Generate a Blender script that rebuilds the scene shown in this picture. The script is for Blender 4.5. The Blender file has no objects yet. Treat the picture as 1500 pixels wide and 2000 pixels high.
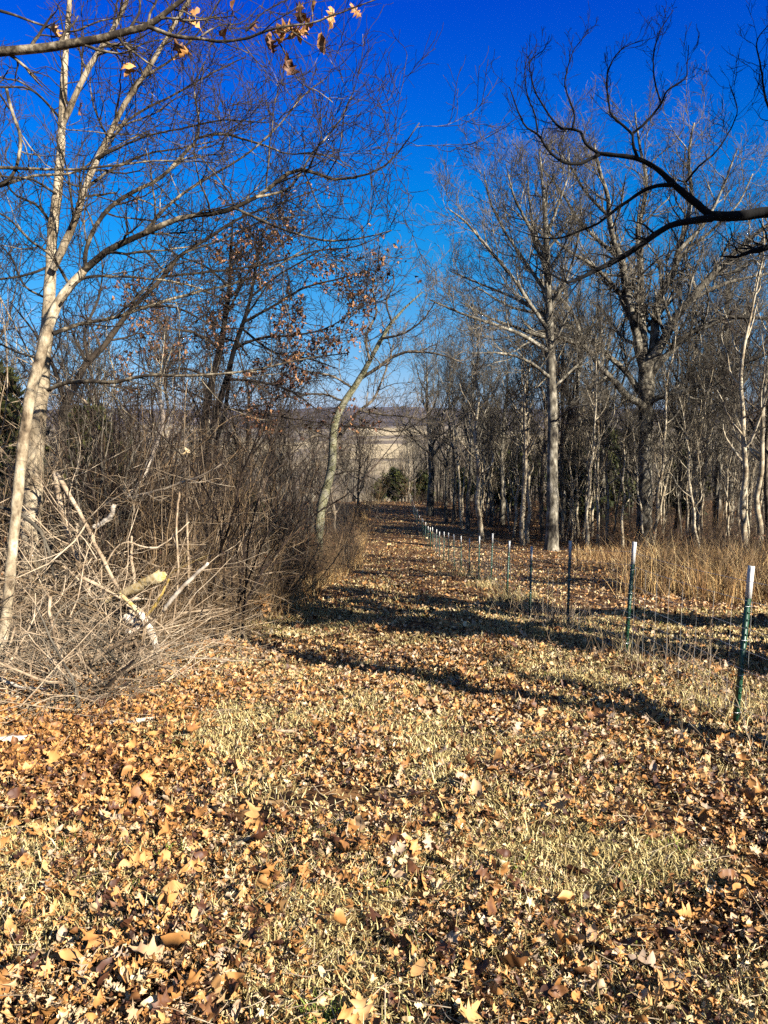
import bpy, math, random
import numpy as np
from mathutils import Vector
rs = np.random.RandomState
SC = bpy.context.scene
COL = SC.collection
R = math.radians

# ---------------------------------------------------------------- camera, sky, sun, exposure
PITCH = R(7.6)
CAM_Z = 1.6
cam = bpy.data.cameras.new("camera"); cam_o = bpy.data.objects.new("camera", cam); COL.objects.link(cam_o)
cam.sensor_fit = 'VERTICAL'; cam.sensor_height = 24.0; cam.lens = 24.0 * 1500 / 2000
cam.clip_start = 0.05; cam.clip_end = 20000
cam_o.location = (0, 0, CAM_Z); cam_o.rotation_euler = (math.pi/2 - PITCH, 0, 0)
SC.camera = cam_o

SUN_EL = R(31); SUN_AZ = math.atan2(0.72, -0.69)         # sun behind the viewer, to the right
w = bpy.data.worlds.new("World"); SC.world = w; w.use_nodes = True
nt = w.node_tree; nt.nodes.clear()
sky = nt.nodes.new('ShaderNodeTexSky'); sky.sky_type = 'NISHITA'; sky.sun_disc = False
sky.sun_elevation = SUN_EL; sky.sun_rotation = SUN_AZ; sky.altitude = 300
sky.air_density = 1.0; sky.dust_density = 0.3; sky.ozone_density = 3.0
# grade of the clear sky by height above the horizon (deep cobalt overhead, pale at the skyline)
stc = nt.nodes.new('ShaderNodeTexCoord'); sse = nt.nodes.new('ShaderNodeSeparateXYZ'); nt.links.new(stc.outputs['Generated'], sse.inputs[0])
smu = nt.nodes.new('ShaderNodeMath'); smu.operation = 'MULTIPLY'; smu.inputs[1].default_value = 2; nt.links.new(sse.outputs['Z'], smu.inputs[0])
srp = nt.nodes.new('ShaderNodeValToRGB'); SK = [(.0051,(.4585,.6145,1.0759)),(.026,(.3524,.5198,.9026)),(.0647,(.2513,.475,.7739)),(.1276,(.1441,.4899,.777)),(.188,(.0373,.5108,.8643)),(.2509,(.0041,.49,.9934)),(.3498,(0,.35,1.14)),(.439,(0,.235,1.2)),(.5,(0,.19,1.1))]
for i, (z, c) in enumerate(SK):
    e = srp.color_ramp.elements[i] if i < 1 else (srp.color_ramp.elements.new(z*2))
    e.position = z*2; e.color = (c[0]*.75, c[1]*.75, c[2]*.75, 1)
srp.color_ramp.elements.remove(srp.color_ramp.elements[-1]) if len(srp.color_ramp.elements) > len(SK) else None
nt.links.new(smu.outputs[0], srp.inputs[0])
smx = nt.nodes.new('ShaderNodeMix'); smx.data_type = 'RGBA'; smx.blend_type = 'MULTIPLY'; smx.inputs['Factor'].default_value = 1
smx.clamp_result = False
nt.links.new(sky.outputs[0], smx.inputs['A']); nt.links.new(srp.outputs[0], smx.inputs['B'])
bg = nt.nodes.new('ShaderNodeBackground'); bg.inputs['Strength'].default_value = 0.0573
out = nt.nodes.new('ShaderNodeOutputWorld')
nt.links.new(smx.outputs['Result'], bg.inputs[0]); nt.links.new(bg.outputs[0], out.inputs[0])

sun = bpy.data.lights.new("sun", 'SUN'); sun.energy = 5.0; sun.angle = R(0.5); sun.color = (1.0, 0.93, 0.82)
sun_o = bpy.data.objects.new("sun", sun); COL.objects.link(sun_o)
sdir = Vector((math.sin(SUN_AZ)*math.cos(SUN_EL), math.cos(SUN_AZ)*math.cos(SUN_EL), math.sin(SUN_EL)))
sun_o.rotation_euler = sdir.to_track_quat('Z', 'Y').to_euler(); sun_o.location = (20, -20, 30)

SC.view_settings.view_transform = 'Standard'; SC.view_settings.look = 'None'
SC.view_settings.exposure = 1.9; SC.view_settings.gamma = 1.0
SC.cycles.max_bounces = 3; SC.cycles.diffuse_bounces = 1; SC.cycles.glossy_bounces = 1
SC.cycles.transmission_bounces = 2; SC.cycles.transparent_max_bounces = 4
SC.cycles.use_denoising = False
SC.render.film_transparent = False

# ---------------------------------------------------------------- terrain height
_PY = np.array([-60,-30,-5,0,5.35,7.83,10.3,12.6,15.2,18,23,28,36,44,52,65,78,88,100,130,170,250,400,600,900,1500,2600,9000.])
_PH = np.array([-5,-2.2,.97,1.6,2.28,2.62,3.05,3.41,3.8,4.2,5.05,5.8,6.9,7.96,8.6,9.5,10.0,10.5,12.2,17.5,22,30,37,44,50,54,62,62.])
def ground(x, y):
    x = np.asarray(x, float); y = np.asarray(y, float)
    h = np.interp(y, _PY, _PH)
    z = CAM_Z - h
    z = z + 0.05*np.sin(x*1.1+y*.6)*np.clip(y/6-.5,0,1)*np.clip(1-y/400,0,1) + 0.035*np.sin(x*2.3-y*1.7+1)*np.clip(1-y/100,0,1)
    z = z + 0.03*np.sin(x*5.1+2)*np.sin(y*4.3)*np.clip(1-y/40,0,1)
    far = np.clip((y-200)/600, 0, 1)
    z = z + far*(5*np.sin(x*.006+1)+4*np.sin(y*.004+x*.003))
    return z
SP, CP = math.sin(PITCH), math.cos(PITCH)
def pix(px, py, Y):
    """world point seen in direction (px,py) of the 1500x2000 photograph at forward distance Y"""
    v = (py-1000)/1500; u = (px-750)/1500
    h = Y*(SP+v*CP)/(CP-v*SP); d = Y*CP+h*SP
    return (u*d, Y, CAM_Z-h)

# ---------------------------------------------------------------- materials
def ramp(nt, stops, K=.76):
    stops = [(p, tuple(min(1, q*K) for q in c)) for p, c in stops]
    n = nt.nodes.new('ShaderNodeValToRGB'); e = n.color_ramp.elements
    while len(e) > 1: e.remove(e[-1])
    e[0].position = stops[0][0]; e[0].color = (*stops[0][1], 1)
    for p, c in stops[1:]:
        q = e.new(p); q.color = (*c, 1)
    return n
def mat_base(name, rough=0.85, spec=0.25):
    m = bpy.data.materials.new(name); m.use_nodes = True
    nt = m.node_tree; b = nt.nodes['Principled BSDF']
    b.inputs['Roughness'].default_value = rough; b.inputs['Specular IOR Level'].default_value = spec
    return m, nt, b
def bark(name, stops, scale=9, zs=.35, bump=.5, rough=.9, dist=.03, perobj=.16):
    m, nt, b = mat_base(name, rough, .2)
    tc = nt.nodes.new('ShaderNodeTexCoord'); mp = nt.nodes.new('ShaderNodeMapping')
    mp.inputs['Scale'].default_value = (1, 1, zs)
    nt.links.new(tc.outputs['Object'], mp.inputs[0])
    n1 = nt.nodes.new('ShaderNodeTexNoise'); n1.inputs['Scale'].default_value = scale
    n1.inputs['Detail'].default_value = 5; n1.inputs['Roughness'].default_value = .65
    nt.links.new(mp.outputs[0], n1.inputs['Vector'])
    n2 = nt.nodes.new('ShaderNodeTexNoise'); n2.inputs['Scale'].default_value = scale*.18; n2.inputs['Detail'].default_value = 3
    nt.links.new(tc.outputs['Object'], n2.inputs['Vector'])
    mx = nt.nodes.new('ShaderNodeMath'); mx.operation = 'MULTIPLY_ADD'; mx.inputs[1].default_value = .45
    nt.links.new(n2.outputs[0], mx.inputs[0]); 
    m2 = nt.nodes.new('ShaderNodeMath'); m2.operation = 'MULTIPLY'; m2.inputs[1].default_value = .6
    nt.links.new(n1.outputs[0], m2.inputs[0]); nt.links.new(m2.outputs[0], mx.inputs[2])
    oi = nt.nodes.new('ShaderNodeObjectInfo')
    m3 = nt.nodes.new('ShaderNodeMath'); m3.operation = 'MULTIPLY_ADD'; m3.inputs[1].default_value = perobj*.4; 
    sub = nt.nodes.new('ShaderNodeMath'); sub.operation = 'SUBTRACT'; sub.inputs[1].default_value = .5
    nt.links.new(oi.outputs['Random'], sub.inputs[0]); nt.links.new(sub.outputs[0], m3.inputs[0]); nt.links.new(mx.outputs[0], m3.inputs[2])
    rp = ramp(nt, stops); nt.links.new(m3.outputs[0], rp.inputs[0]); nt.links.new(rp.outputs[0], b.inputs['Base Color'])
    if bump:
        bp = nt.nodes.new('ShaderNodeBump'); bp.inputs['Strength'].default_value = bump; bp.inputs['Distance'].default_value = dist
        nt.links.new(n1.outputs[0], bp.inputs['Height']); nt.links.new(bp.outputs[0], b.inputs['Normal'])
    return m
def attr_mat(name, stops, rough=.8, noise=.18, nscale=30, spec=.25, transl=0):
    """colour from a per-leaf / per-blade random value stored on the mesh"""
    m, nt, b = mat_base(name, rough, spec)
    a = nt.nodes.new('ShaderNodeAttribute'); a.attribute_name = 'rnd'
    n1 = nt.nodes.new('ShaderNodeTexNoise'); n1.inputs['Scale'].default_value = nscale; n1.inputs['Detail'].default_value = 3
    tc = nt.nodes.new('ShaderNodeTexCoord'); nt.links.new(tc.outputs['Object'], n1.inputs['Vector'])
    s = nt.nodes.new('ShaderNodeMath'); s.operation = 'SUBTRACT'; s.inputs[1].default_value = .5; nt.links.new(n1.outputs[0], s.inputs[0])
    x = nt.nodes.new('ShaderNodeMath'); x.operation = 'MULTIPLY_ADD'; x.inputs[1].default_value = noise
    nt.links.new(s.outputs[0], x.inputs[0]); nt.links.new(a.outputs['Fac'], x.inputs[2])
    rp = ramp(nt, stops); nt.links.new(x.outputs[0], rp.inputs[0]); nt.links.new(rp.outputs[0], b.inputs['Base Color'])
    if transl:
        t = nt.nodes.new('ShaderNodeBsdfTranslucent'); nt.links.new(rp.outputs[0], t.inputs['Color'])
        mix = nt.nodes.new('ShaderNodeMixShader'); mix.inputs[0].default_value = transl
        nt.links.new(b.outputs[0], mix.inputs[1]); nt.links.new(t.outputs[0], mix.inputs[2])
        nt.links.new(mix.outputs[0], nt.nodes['Material Output'].inputs['Surface'])
    return m

M = {}
M['pale_bark'] = bark('pale smooth bark', [(.34,(.025,.018,.01)),(.42,(.14,.10,.06)),(.52,(.33,.265,.17)),(.60,(.52,.45,.32)),(.70,(.10,.08,.04))], 11, .6)
M['dead_bark'] = bark('weathered bare wood', [(.34,(.03,.02,.015)),(.43,(.14,.105,.062)),(.53,(.34,.27,.175)),(.66,(.50,.42,.30))], 11, .35)
M['grey_bark'] = bark('grey oak bark', [(.40,(.010,.008,.006)),(.48,(.06,.05,.036)),(.56,(.16,.14,.10)),(.65,(.36,.32,.245))], 6, .45, .6, perobj=.04)
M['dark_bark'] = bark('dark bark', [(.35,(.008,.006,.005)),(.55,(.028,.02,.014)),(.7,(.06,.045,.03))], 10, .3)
M['mid_bark'] = bark('brown grey bark', [(.36,(.010,.007,.005)),(.5,(.055,.042,.029)),(.64,(.20,.16,.11))], 8, .3)
M['lichen_bark'] = bark('lichen spotted bark', [(.34,(.02,.018,.012)),(.44,(.07,.065,.035)),(.54,(.20,.19,.10)),(.60,(.26,.24,.18)),(.7,(.05,.045,.022))], 20, .6)
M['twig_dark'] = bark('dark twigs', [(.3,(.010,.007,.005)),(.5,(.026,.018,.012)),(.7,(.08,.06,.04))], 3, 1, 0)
M['black_shade_bark'] = bark('near black shade bark', [(.35,(.0012,.0010,.0008)),(.6,(.004,.003,.0025)),(.72,(.010,.008,.006))], 10, .3)  # overhanging limb's shade put into the colour; the leafy oak's trunk shares it
M['limb_bark'] = bark('dark limbs with pale flecks', [(.38,(.008,.006,.004)),(.52,(.03,.022,.014)),(.58,(.12,.095,.06)),(.66,(.30,.25,.17)),(.74,(.04,.03,.016))], 16, .8, .3)
M['twig_grey'] = bark('grey twigs', [(.38,(.010,.008,.006)),(.49,(.048,.040,.029)),(.64,(.19,.16,.115))], 2, 1, 0)
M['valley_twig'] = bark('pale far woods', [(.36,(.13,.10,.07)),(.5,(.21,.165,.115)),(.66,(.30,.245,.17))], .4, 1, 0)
M['twig_red'] = bark('purplish brown twigs', [(.38,(.006,.004,.003)),(.5,(.032,.020,.014)),(.66,(.12,.085,.06))], 2, 1, 0)
M['twig_pale'] = bark('pale dead twigs', [(.34,(.04,.028,.018)),(.45,(.16,.11,.065)),(.56,(.36,.27,.175)),(.68,(.54,.44,.31))], 5, 1, 0)
M['twig_tan'] = bark('tan stems', [(.36,(.03,.017,.009)),(.5,(.13,.08,.038)),(.66,(.32,.22,.12))], 3, 1, 0)
LEAF = [(0,(.022,.007,.003)),(.16,(.075,.026,.010)),(.28,(.25,.112,.030)),(.44,(.46,.215,.060)),(.60,(.46,.27,.105)),(.73,(.34,.25,.175)),(.86,(.50,.34,.17)),(.96,(.62,.47,.25)),(1,(.68,.56,.34))]
M['leaf'] = attr_mat('fallen leaves', LEAF, .6, .22, 26, .35)
M['copper_leaf'] = attr_mat('clinging leaves', [(0,(.04,.014,.007)),(.5,(.13,.052,.024)),(1,(.34,.17,.07))], .6, .3, 20, .3)
M['straw'] = attr_mat('dry grass', [(0,(.10,.065,.022)),(.3,(.33,.24,.09)),(.6,(.54,.43,.18)),(.82,(.72,.61,.33)),(.93,(.24,.27,.045)),(1,(.09,.15,.02))], .7, .1, 9)
M['golden'] = attr_mat('tall dry grass', [(0,(.05,.02,.008)),(.40,(.25,.125,.04)),(.75,(.52,.32,.115)),(1,(.74,.56,.28))], .7, .1, 9)
M['needle'] = attr_mat('cedar foliage', [(0,(.008,.012,.003)),(.5,(.030,.036,.007)),(1,(.085,.085,.016))], .8, .2, 3)

# ---------------------------------------------------------------- mesh helpers
def mesh_np(name, V, F, rnd=None, smooth=False):
    """V (n,3); F (m,k) one face size; rnd (n,) optional per-vertex value"""
    V = np.asarray(V, np.float32); F = np.asarray(F, np.int32)
    me = bpy.data.meshes.new(name)
    me.vertices.add(len(V)); me.vertices.foreach_set('co', V.ravel())
    k = F.shape[1]
    me.loops.add(F.size); me.loops.foreach_set('vertex_index', F.ravel())
    me.polygons.add(len(F)); me.polygons.foreach_set('loop_start', np.arange(0, F.size, k, dtype=np.int32))
    if smooth: me.polygons.foreach_set('use_smooth', np.ones(len(F), bool))
    if rnd is not None:
        a = me.attributes.new('rnd', 'FLOAT', 'POINT'); a.data.foreach_set('value', np.asarray(rnd, np.float32))
    me.update(); me.validate()
    return me
def norm(a): return a/np.maximum(np.linalg.norm(a, axis=-1, keepdims=True), 1e-9)
def tubes(levels, sides=None):
    """levels: list of (P (B,n,3), Rad (B,n), sides) -> verts, quads"""
    VV, FF, off = [], [], 0
    for P, Rd, s in levels:
        if len(P) == 0: continue
        B, n, _ = P.shape
        T = np.empty_like(P); T[:,1:-1] = P[:,2:]-P[:,:-2]; T[:,0] = P[:,1]-P[:,0]; T[:,-1] = P[:,-1]-P[:,-2]
        T = norm(T); mean = norm(P[:,-1]-P[:,0])
        ref = np.where(np.abs(mean[:,2:3]) > .8, np.array([[1.,0,0]]), np.array([[0,0,1.]]))
        U = norm(np.cross(T, ref[:,None,:])); W = np.cross(T, U)
        a = np.arange(s)*2*math.pi/s
        ring = U[:,:,None,:]*np.cos(a)[None,None,:,None] + W[:,:,None,:]*np.sin(a)[None,None,:,None]
        V = P[:,:,None,:] + ring*Rd[:,:,None,None]
        VV.append(V.reshape(-1,3))
        b = np.arange(B)[:,None,None]*n*s; i = np.arange(n-1)[None,:,None]*s; j = np.arange(s)[None,None,:]; j2 = (j+1) % s
        q = np.stack([b+i+j, b+i+j2, b+i+s+j2, b+i+s+j], -1).reshape(-1,4) + off
        FF.append(q); off += B*n*s
    return np.concatenate(VV), np.concatenate(FF)
def resample(pts, wid, n):
    """smooth polyline through pts with widths wid -> n samples"""
    p = np.asarray(pts, float); m = len(p)
    d = np.r_[0, np.cumsum(np.linalg.norm(np.diff(p, axis=0), axis=1))]
    t = np.linspace(0, d[-1], n)
    # Catmull-Rom like smoothing by cubic Hermite
    tan = np.gradient(p, d, axis=0) if m > 2 else np.repeat((p[1:]-p[:1])/d[-1], 2, axis=0)
    k = np.clip(np.searchsorted(d, t, side='right')-1, 0, m-2)
    h = (d[k+1]-d[k])[:,None]; s = ((t-d[k])/(d[k+1]-d[k]))[:,None]
    q = (2*s**3-3*s**2+1)*p[k]+(s**3-2*s**2+s)*h*tan[k]+(-2*s**3+3*s**2)*p[k+1]+(s**3-s**2)*h*tan[k+1]
    return q, np.interp(t, d, wid)
def walk(rng, base, dirs, length, n, wig, up, ucurve=0.0):
    B = len(base); P = np.empty((B, n, 3)); P[:,0] = base; d = norm(dirs)
    st = (length/(n-1))[:,None]
    for i in range(1, n):
        d = norm(d + rng.randn(B,3)*wig + np.array([0,0,up + ucurve*i/n]))
        P[:,i] = P[:,i-1] + d*st
    return P
def grow(rng, P, Rd, k, lr, ang, n, rr=.55, wig=.15, up=.05, ucurve=0, tmin=.2, tmax=1., tip=.3, lmin=0.0, rmin=0.0, lf=None, tend=.55):
    """k children for every parent polyline; returns (P, R)"""
    B, m, _ = P.shape
    L = np.linalg.norm(np.diff(P, axis=1), axis=2).sum(1)
    t = tmin + (tmax-tmin)*(np.arange(k)[None]+rng.rand(B,k))/k
    t = np.clip(t, 0, .999); f = t*(m-1); i = f.astype(int); fr = (f-i)[...,None]
    bi = np.arange(B)[:,None]
    base = P[bi,i]*(1-fr)+P[bi,i+1]*fr; tan = norm(P[bi,i+1]-P[bi,i])
    r = Rd[bi,i]*(1-fr[...,0])+Rd[bi,i+1]*fr[...,0]
    rv = norm(rng.randn(B,k,3)); perp = norm(np.cross(tan, rv))
    a = R(ang)*(1+.3*rng.randn(B,k))[...,None]
    d = tan*np.cos(a)+perp*np.sin(a)
    ln = L[:,None]*lr*(1-tend*t)*(.6+.8*rng.rand(B,k)) if lf is None else lf*(.6+.8*rng.rand(B,k))
    ln = np.maximum(ln, lmin)
    base = base.reshape(-1,3); d = d.reshape(-1,3); ln = ln.reshape(-1); r0 = np.maximum((r*rr).reshape(-1), rmin)
    Q = walk(rng, base, d, ln, n, wig, up, ucurve)
    RR = r0[:,None]*np.linspace(1, tip, n)[None]
    return Q, np.maximum(RR, rmin)
def setp(o, label=None, cat=None, group=None, kind=None):
    if label: o['label'] = label
    if cat: o['category'] = cat
    if group: o['group'] = group
    if kind: o['kind'] = kind
    return o
def link(name, me, mat=None, parent=None):
    if mat is not None and not me.materials: me.materials.append(mat)
    o = bpy.data.objects.new(name, me); COL.objects.link(o)
    if parent: o.parent = parent
    return o
def empty(name, loc, label, cat, group=None):
    o = bpy.data.objects.new(name, None); o.location = loc; o.empty_display_size = .2; COL.objects.link(o)
    return setp(o, label, cat, group)
def tube_obj(name, levels, mat, parent=None, origin=None, smooth=True):
    V, F = tubes(levels)
    if origin is not None: V = V - np.asarray(origin)[None]
    return link(name, mesh_np(name, V, F, smooth=smooth), mat, parent)

# leaf templates: outline radii give lobes, curled by bending
def leaf_templates(rng, detailed=True):
    T = []
    if detailed:
        oak = [(0,0),(.16,.04),(.28,.20),(.34,.07),(.48,.30),(.55,.09),(.70,.26),(.76,.08),(.90,.12),(1,0)]
        star = [(0,0),(.06,.12),(.0,.26),(.22,.16),(.36,.38),(.46,.20),(.66,.28),(.72,.14),(.85,.08),(1.,0)]
        oval = [(0,0),(.1,.10),(.25,.19),(.4,.24),(.5,.25),(.6,.24),(.75,.17),(.85,.11),(.93,.05),(1,0)]
    else:
        oak = [(0,0),(.3,.22),(.45,.08),(.65,.26),(1,0)]; star = [(0,0),(0,.3),(.35,.42),(.5,.12),(1,0)]; oval = [(0,0),(.25,.2),(.5,.26),(.75,.18),(1,0)]
    for o in (oak, oval, oak, oak, star):
        for v in range(4 if detailed else 2):
            o_ = np.array(o, float)
            if detailed == 2:
                if o is star: o_ = np.array([(0,0),(.05,.10),(0,.2),(-.03,.34),(.10,.26),(.2,.16),(.3,.30),(.40,.44),(.44,.30),(.46,.16),(.56,.2),(.68,.32),(.72,.2),(.74,.11),(.85,.09),(.93,.04),(1,0)])
                elif o is oak:
                    t_ = np.linspace(0, 1, 27); env = .30*np.sin(math.pi*np.clip(t_,0,1)**1.15)**.7
                    o_ = np.stack([t_+.06*np.sin(t_*25)*np.sin(math.pi*t_), .03*np.sin(math.pi*t_)+env*(.40+.60*np.sin(t_*25.-1.2+v*.3))**1.0*(.30+.70*(np.sin(t_*25-1.2+v*.3) > -.4))], 1); o_[:,1] = np.maximum(o_[:,1], .02*np.sin(math.pi*t_))
                else: t_ = np.linspace(0, 1, 15); o_ = np.stack([t_, .26*np.sin(math.pi*t_**.9)**.8], 1)
            m = len(o_)
            j = rng.randn(m)*.03*(1 if detailed else 0)
            mid = np.stack([o_[:,0].clip(0,1), np.zeros(m), np.zeros(m)], 1)
            lft = np.stack([o_[:,0]+j, o_[:,1], np.zeros(m)], 1); rgt = np.stack([o_[:,0]-j, -o_[:,1]*(.8+.3*rng.rand()), np.zeros(m)], 1)
            V = np.concatenate([mid, lft, rgt]); F = []
            for i in range(m-1):
                F += [(i, i+1, m+i+1), (i, m+i+1, m+i), (i+1, i, 2*m+i), (i+1, 2*m+i, 2*m+i+1)]
            fold = rng.uniform(-.3, 1.5); curl = rng.uniform(-1.4, 2.6); tw = rng.uniform(-2.2, 2.2)
            V[:,0] -= .5
            V[:m,1] = 0; V[:m,2] = -.018
            V[:,2] = fold*np.abs(V[:,1]) + curl*V[:,0]**2*.5 + tw*V[:,0]*V[:,1] + .03*np.sin(V[:,0]*14+v)+.04*np.sin(V[:,1]*17+v*2)
            T.append((V, np.array(F)))
    return T
def rotmats(yaw, tilt, roll):
    cy, sy, ct, st, cr, sr = np.cos(yaw), np.sin(yaw), np.cos(tilt), np.sin(tilt), np.cos(roll), np.sin(roll)
    Z = np.zeros_like(cy); O = np.ones_like(cy)
    Rz = np.stack([cy,-sy,Z, sy,cy,Z, Z,Z,O], -1).reshape(-1,3,3)
    Ry = np.stack([ct,Z,st, Z,O,Z, -st,Z,ct], -1).reshape(-1,3,3)
    Rx = np.stack([O,Z,Z, Z,cr,-sr, Z,sr,cr], -1).reshape(-1,3,3)
    return Rz @ Ry @ Rx
def scatter(rng, T, pos, size, tilt, rnd):
    N = len(pos); which = rng.randint(0, len(T), N); VV, FF, RR, off = [], [], [], 0
    for k, (V, F) in enumerate(T):
        ix = np.where(which == k)[0]
        if not len(ix): continue
        Rm = rotmats(rng.rand(len(ix))*6.283, rng.randn(len(ix))*tilt, rng.randn(len(ix))*tilt)
        W = np.einsum('bij,vj->bvi', Rm, V)*size[ix,None,None] + pos[ix][:,None,:]
        VV.append(W.reshape(-1,3)); FF.append((F[None]+np.arange(len(ix))[:,None,None]*len(V)+off).reshape(-1,3))
        RR.append(np.repeat(rnd[ix], len(V))); off += len(ix)*len(V)
    return np.concatenate(VV), np.concatenate(FF), np.concatenate(RR)
def blades(rng, pos, h, wdt, lean, rnd, bend=.5):
    """each blade: 2-segment strip (5 verts, as 3 tris -> use quads+degenerate tri = tris)"""
    N = len(pos); a = rng.rand(N)*6.283; la = rng.rand(N)*6.283; ln = np.abs(rng.randn(N))*lean
    s = np.stack([np.cos(a), np.sin(a), np.zeros(N)], 1)*(wdt/2)[:,None]
    l = np.stack([np.cos(la)*ln, np.sin(la)*ln, np.ones(N)], 1); l = norm(l)
    mid = pos + l*(h*.55)[:,None]
    l2 = norm(l + np.stack([np.cos(la), np.sin(la), -np.ones(N)*.3], 1)*(bend*rng.rand(N))[:,None])
    tip = mid + l2*(h*.45)[:,None]
    V = np.stack([pos-s, pos+s, mid-s*.8, mid+s*.8, tip], 1).reshape(-1,3)
    F = np.array([[0,1,3],[0,3,2],[2,3,4]])
    return V, (F[None]+np.arange(N)[:,None,None]*5).reshape(-1,3), np.repeat(rnd, 5)
def vnoise(x, y, s, seed=0):
    """cheap smooth value noise"""
    x = np.asarray(x)/s+seed*17.3; y = np.asarray(y)/s+seed*9.1
    xi, yi = np.floor(x), np.floor(y); fx, fy = x-xi, y-yi; fx = fx*fx*(3-2*fx); fy = fy*fy*(3-2*fy)
    h = lambda a, b: np.modf(np.abs(np.sin(a*127.1+b*311.7+seed)*43758.5453))[0]
    return (h(xi,yi)*(1-fx)+h(xi+1,yi)*fx)*(1-fy)+(h(xi,yi+1)*(1-fx)+h(xi+1,yi+1)*fx)*fy

# ---------------------------------------------------------------- ground, hills
def grid(xs, ys, zf):
    X, Y = np.meshgrid(xs, ys); V = np.stack([X, Y, zf(X, Y)], -1).reshape(-1,3)
    nx, ny = len(xs), len(ys); i = np.arange(ny-1)[:,None]*nx; j = np.arange(nx-1)[None]
    F = np.stack([i+j, i+j+1, i+nx+j+1, i+nx+j], -1).reshape(-1,4)
    return V, F
u = np.linspace(-1, 1, 361); xs = np.sinh(u*7.2)/math.sinh(7.2)*2600
v = np.linspace(0, 1, 420); ys = -25 + np.sinh(v*6.2)/math.sinh(6.2)*3200
def gmat():
    m, nt, b = mat_base('leafy ground', .95, .1)
    tc = nt.nodes.new('ShaderNodeTexCoord')
    vo = nt.nodes.new('ShaderNodeTexVoronoi'); vo.inputs['Scale'].default_value = 16; vo.inputs['Randomness'].default_value = 1
    nt.links.new(tc.outputs['Object'], vo.inputs['Vector'])
    sx = nt.nodes.new('ShaderNodeSeparateColor'); nt.links.new(vo.outputs['Color'], sx.inputs[0])
    near = ramp(nt, [(0,(.008,.004,.002)),(.35,(.035,.016,.008)),(.65,(.11,.05,.019)),(.85,(.25,.13,.05)),(1,(.40,.26,.12))])
    nt.links.new(sx.outputs[0], near.inputs[0])
    # far land: bare woods and straw fields
    n1 = nt.nodes.new('ShaderNodeTexNoise'); n1.inputs['Scale'].default_value = .0035; n1.inputs['Detail'].default_value = 2
    nt.links.new(tc.outputs['Object'], n1.inputs['Vector'])
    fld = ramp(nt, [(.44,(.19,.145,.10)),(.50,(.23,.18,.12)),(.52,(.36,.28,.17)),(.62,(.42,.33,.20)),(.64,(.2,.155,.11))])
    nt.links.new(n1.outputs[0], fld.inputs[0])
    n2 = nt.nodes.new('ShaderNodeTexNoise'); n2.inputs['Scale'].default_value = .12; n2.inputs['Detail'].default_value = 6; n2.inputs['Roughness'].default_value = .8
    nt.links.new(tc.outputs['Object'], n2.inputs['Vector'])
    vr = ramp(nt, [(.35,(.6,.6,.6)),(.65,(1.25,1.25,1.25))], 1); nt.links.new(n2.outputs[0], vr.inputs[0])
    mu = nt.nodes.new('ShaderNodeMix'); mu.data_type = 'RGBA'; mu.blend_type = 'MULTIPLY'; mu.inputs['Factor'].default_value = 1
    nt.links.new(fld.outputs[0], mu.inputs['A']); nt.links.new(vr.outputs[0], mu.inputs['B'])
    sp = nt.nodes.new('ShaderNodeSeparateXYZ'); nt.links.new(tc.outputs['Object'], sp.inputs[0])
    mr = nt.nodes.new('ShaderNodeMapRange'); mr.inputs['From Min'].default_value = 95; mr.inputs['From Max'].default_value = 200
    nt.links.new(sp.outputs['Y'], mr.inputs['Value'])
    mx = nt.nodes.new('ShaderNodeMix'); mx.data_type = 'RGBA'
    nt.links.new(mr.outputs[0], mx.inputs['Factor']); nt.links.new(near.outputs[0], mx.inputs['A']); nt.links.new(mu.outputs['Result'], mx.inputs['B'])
    nt.links.new(mx.outputs['Result'], b.inputs['Base Color'])
    bp = nt.nodes.new('ShaderNodeBump'); bp.inputs['Strength'].default_value = .8; bp.inputs['Distance'].default_value = .05
    nt.links.new(sx.outputs[1], bp.inputs['Height']); nt.links.new(bp.outputs[0], b.inputs['Normal'])
    return m
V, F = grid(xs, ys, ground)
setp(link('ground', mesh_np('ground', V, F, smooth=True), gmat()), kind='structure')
def ridge(X, Y):
    base = CAM_Z-62
    k = np.clip((Y-2600)/1500, 0, 1); k = k*k*(3-2*k)
    top = 44 + 11*np.sin(X*.0012+.5)+7*np.sin(X*.0031+2)+4*np.sin(X*.009)
    return base-2+k*(top+3*vnoise(X,Y,120,3)+2.5*vnoise(X,Y,45,4)) + np.clip((Y-4100)/2500,0,1)*(16+13*np.sin(X*.0008+2.1))
hm, hnt, hb = mat_base('wooded hills', 1, 0)
tc = hnt.nodes.new('ShaderNodeTexCoord'); n2 = hnt.nodes.new('ShaderNodeTexNoise'); n2.inputs['Scale'].default_value = .012; n2.inputs['Detail'].default_value = 8; n2.inputs['Roughness'].default_value = .75
hnt.links.new(tc.outputs['Object'], n2.inputs['Vector'])
rp = ramp(hnt, [(.35,(.03,.022,.018)),(.55,(.10,.075,.058)),(.66,(.18,.14,.10))]); hnt.links.new(n2.outputs[0], rp.inputs[0]); hnt.links.new(rp.outputs[0], hb.inputs['Base Color'])
V, F = grid(np.linspace(-5200, 5200, 420), np.linspace(2500, 6800, 60), ridge)
setp(link('hills', mesh_np('hills', V, F, smooth=True), hm), kind='structure')

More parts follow.
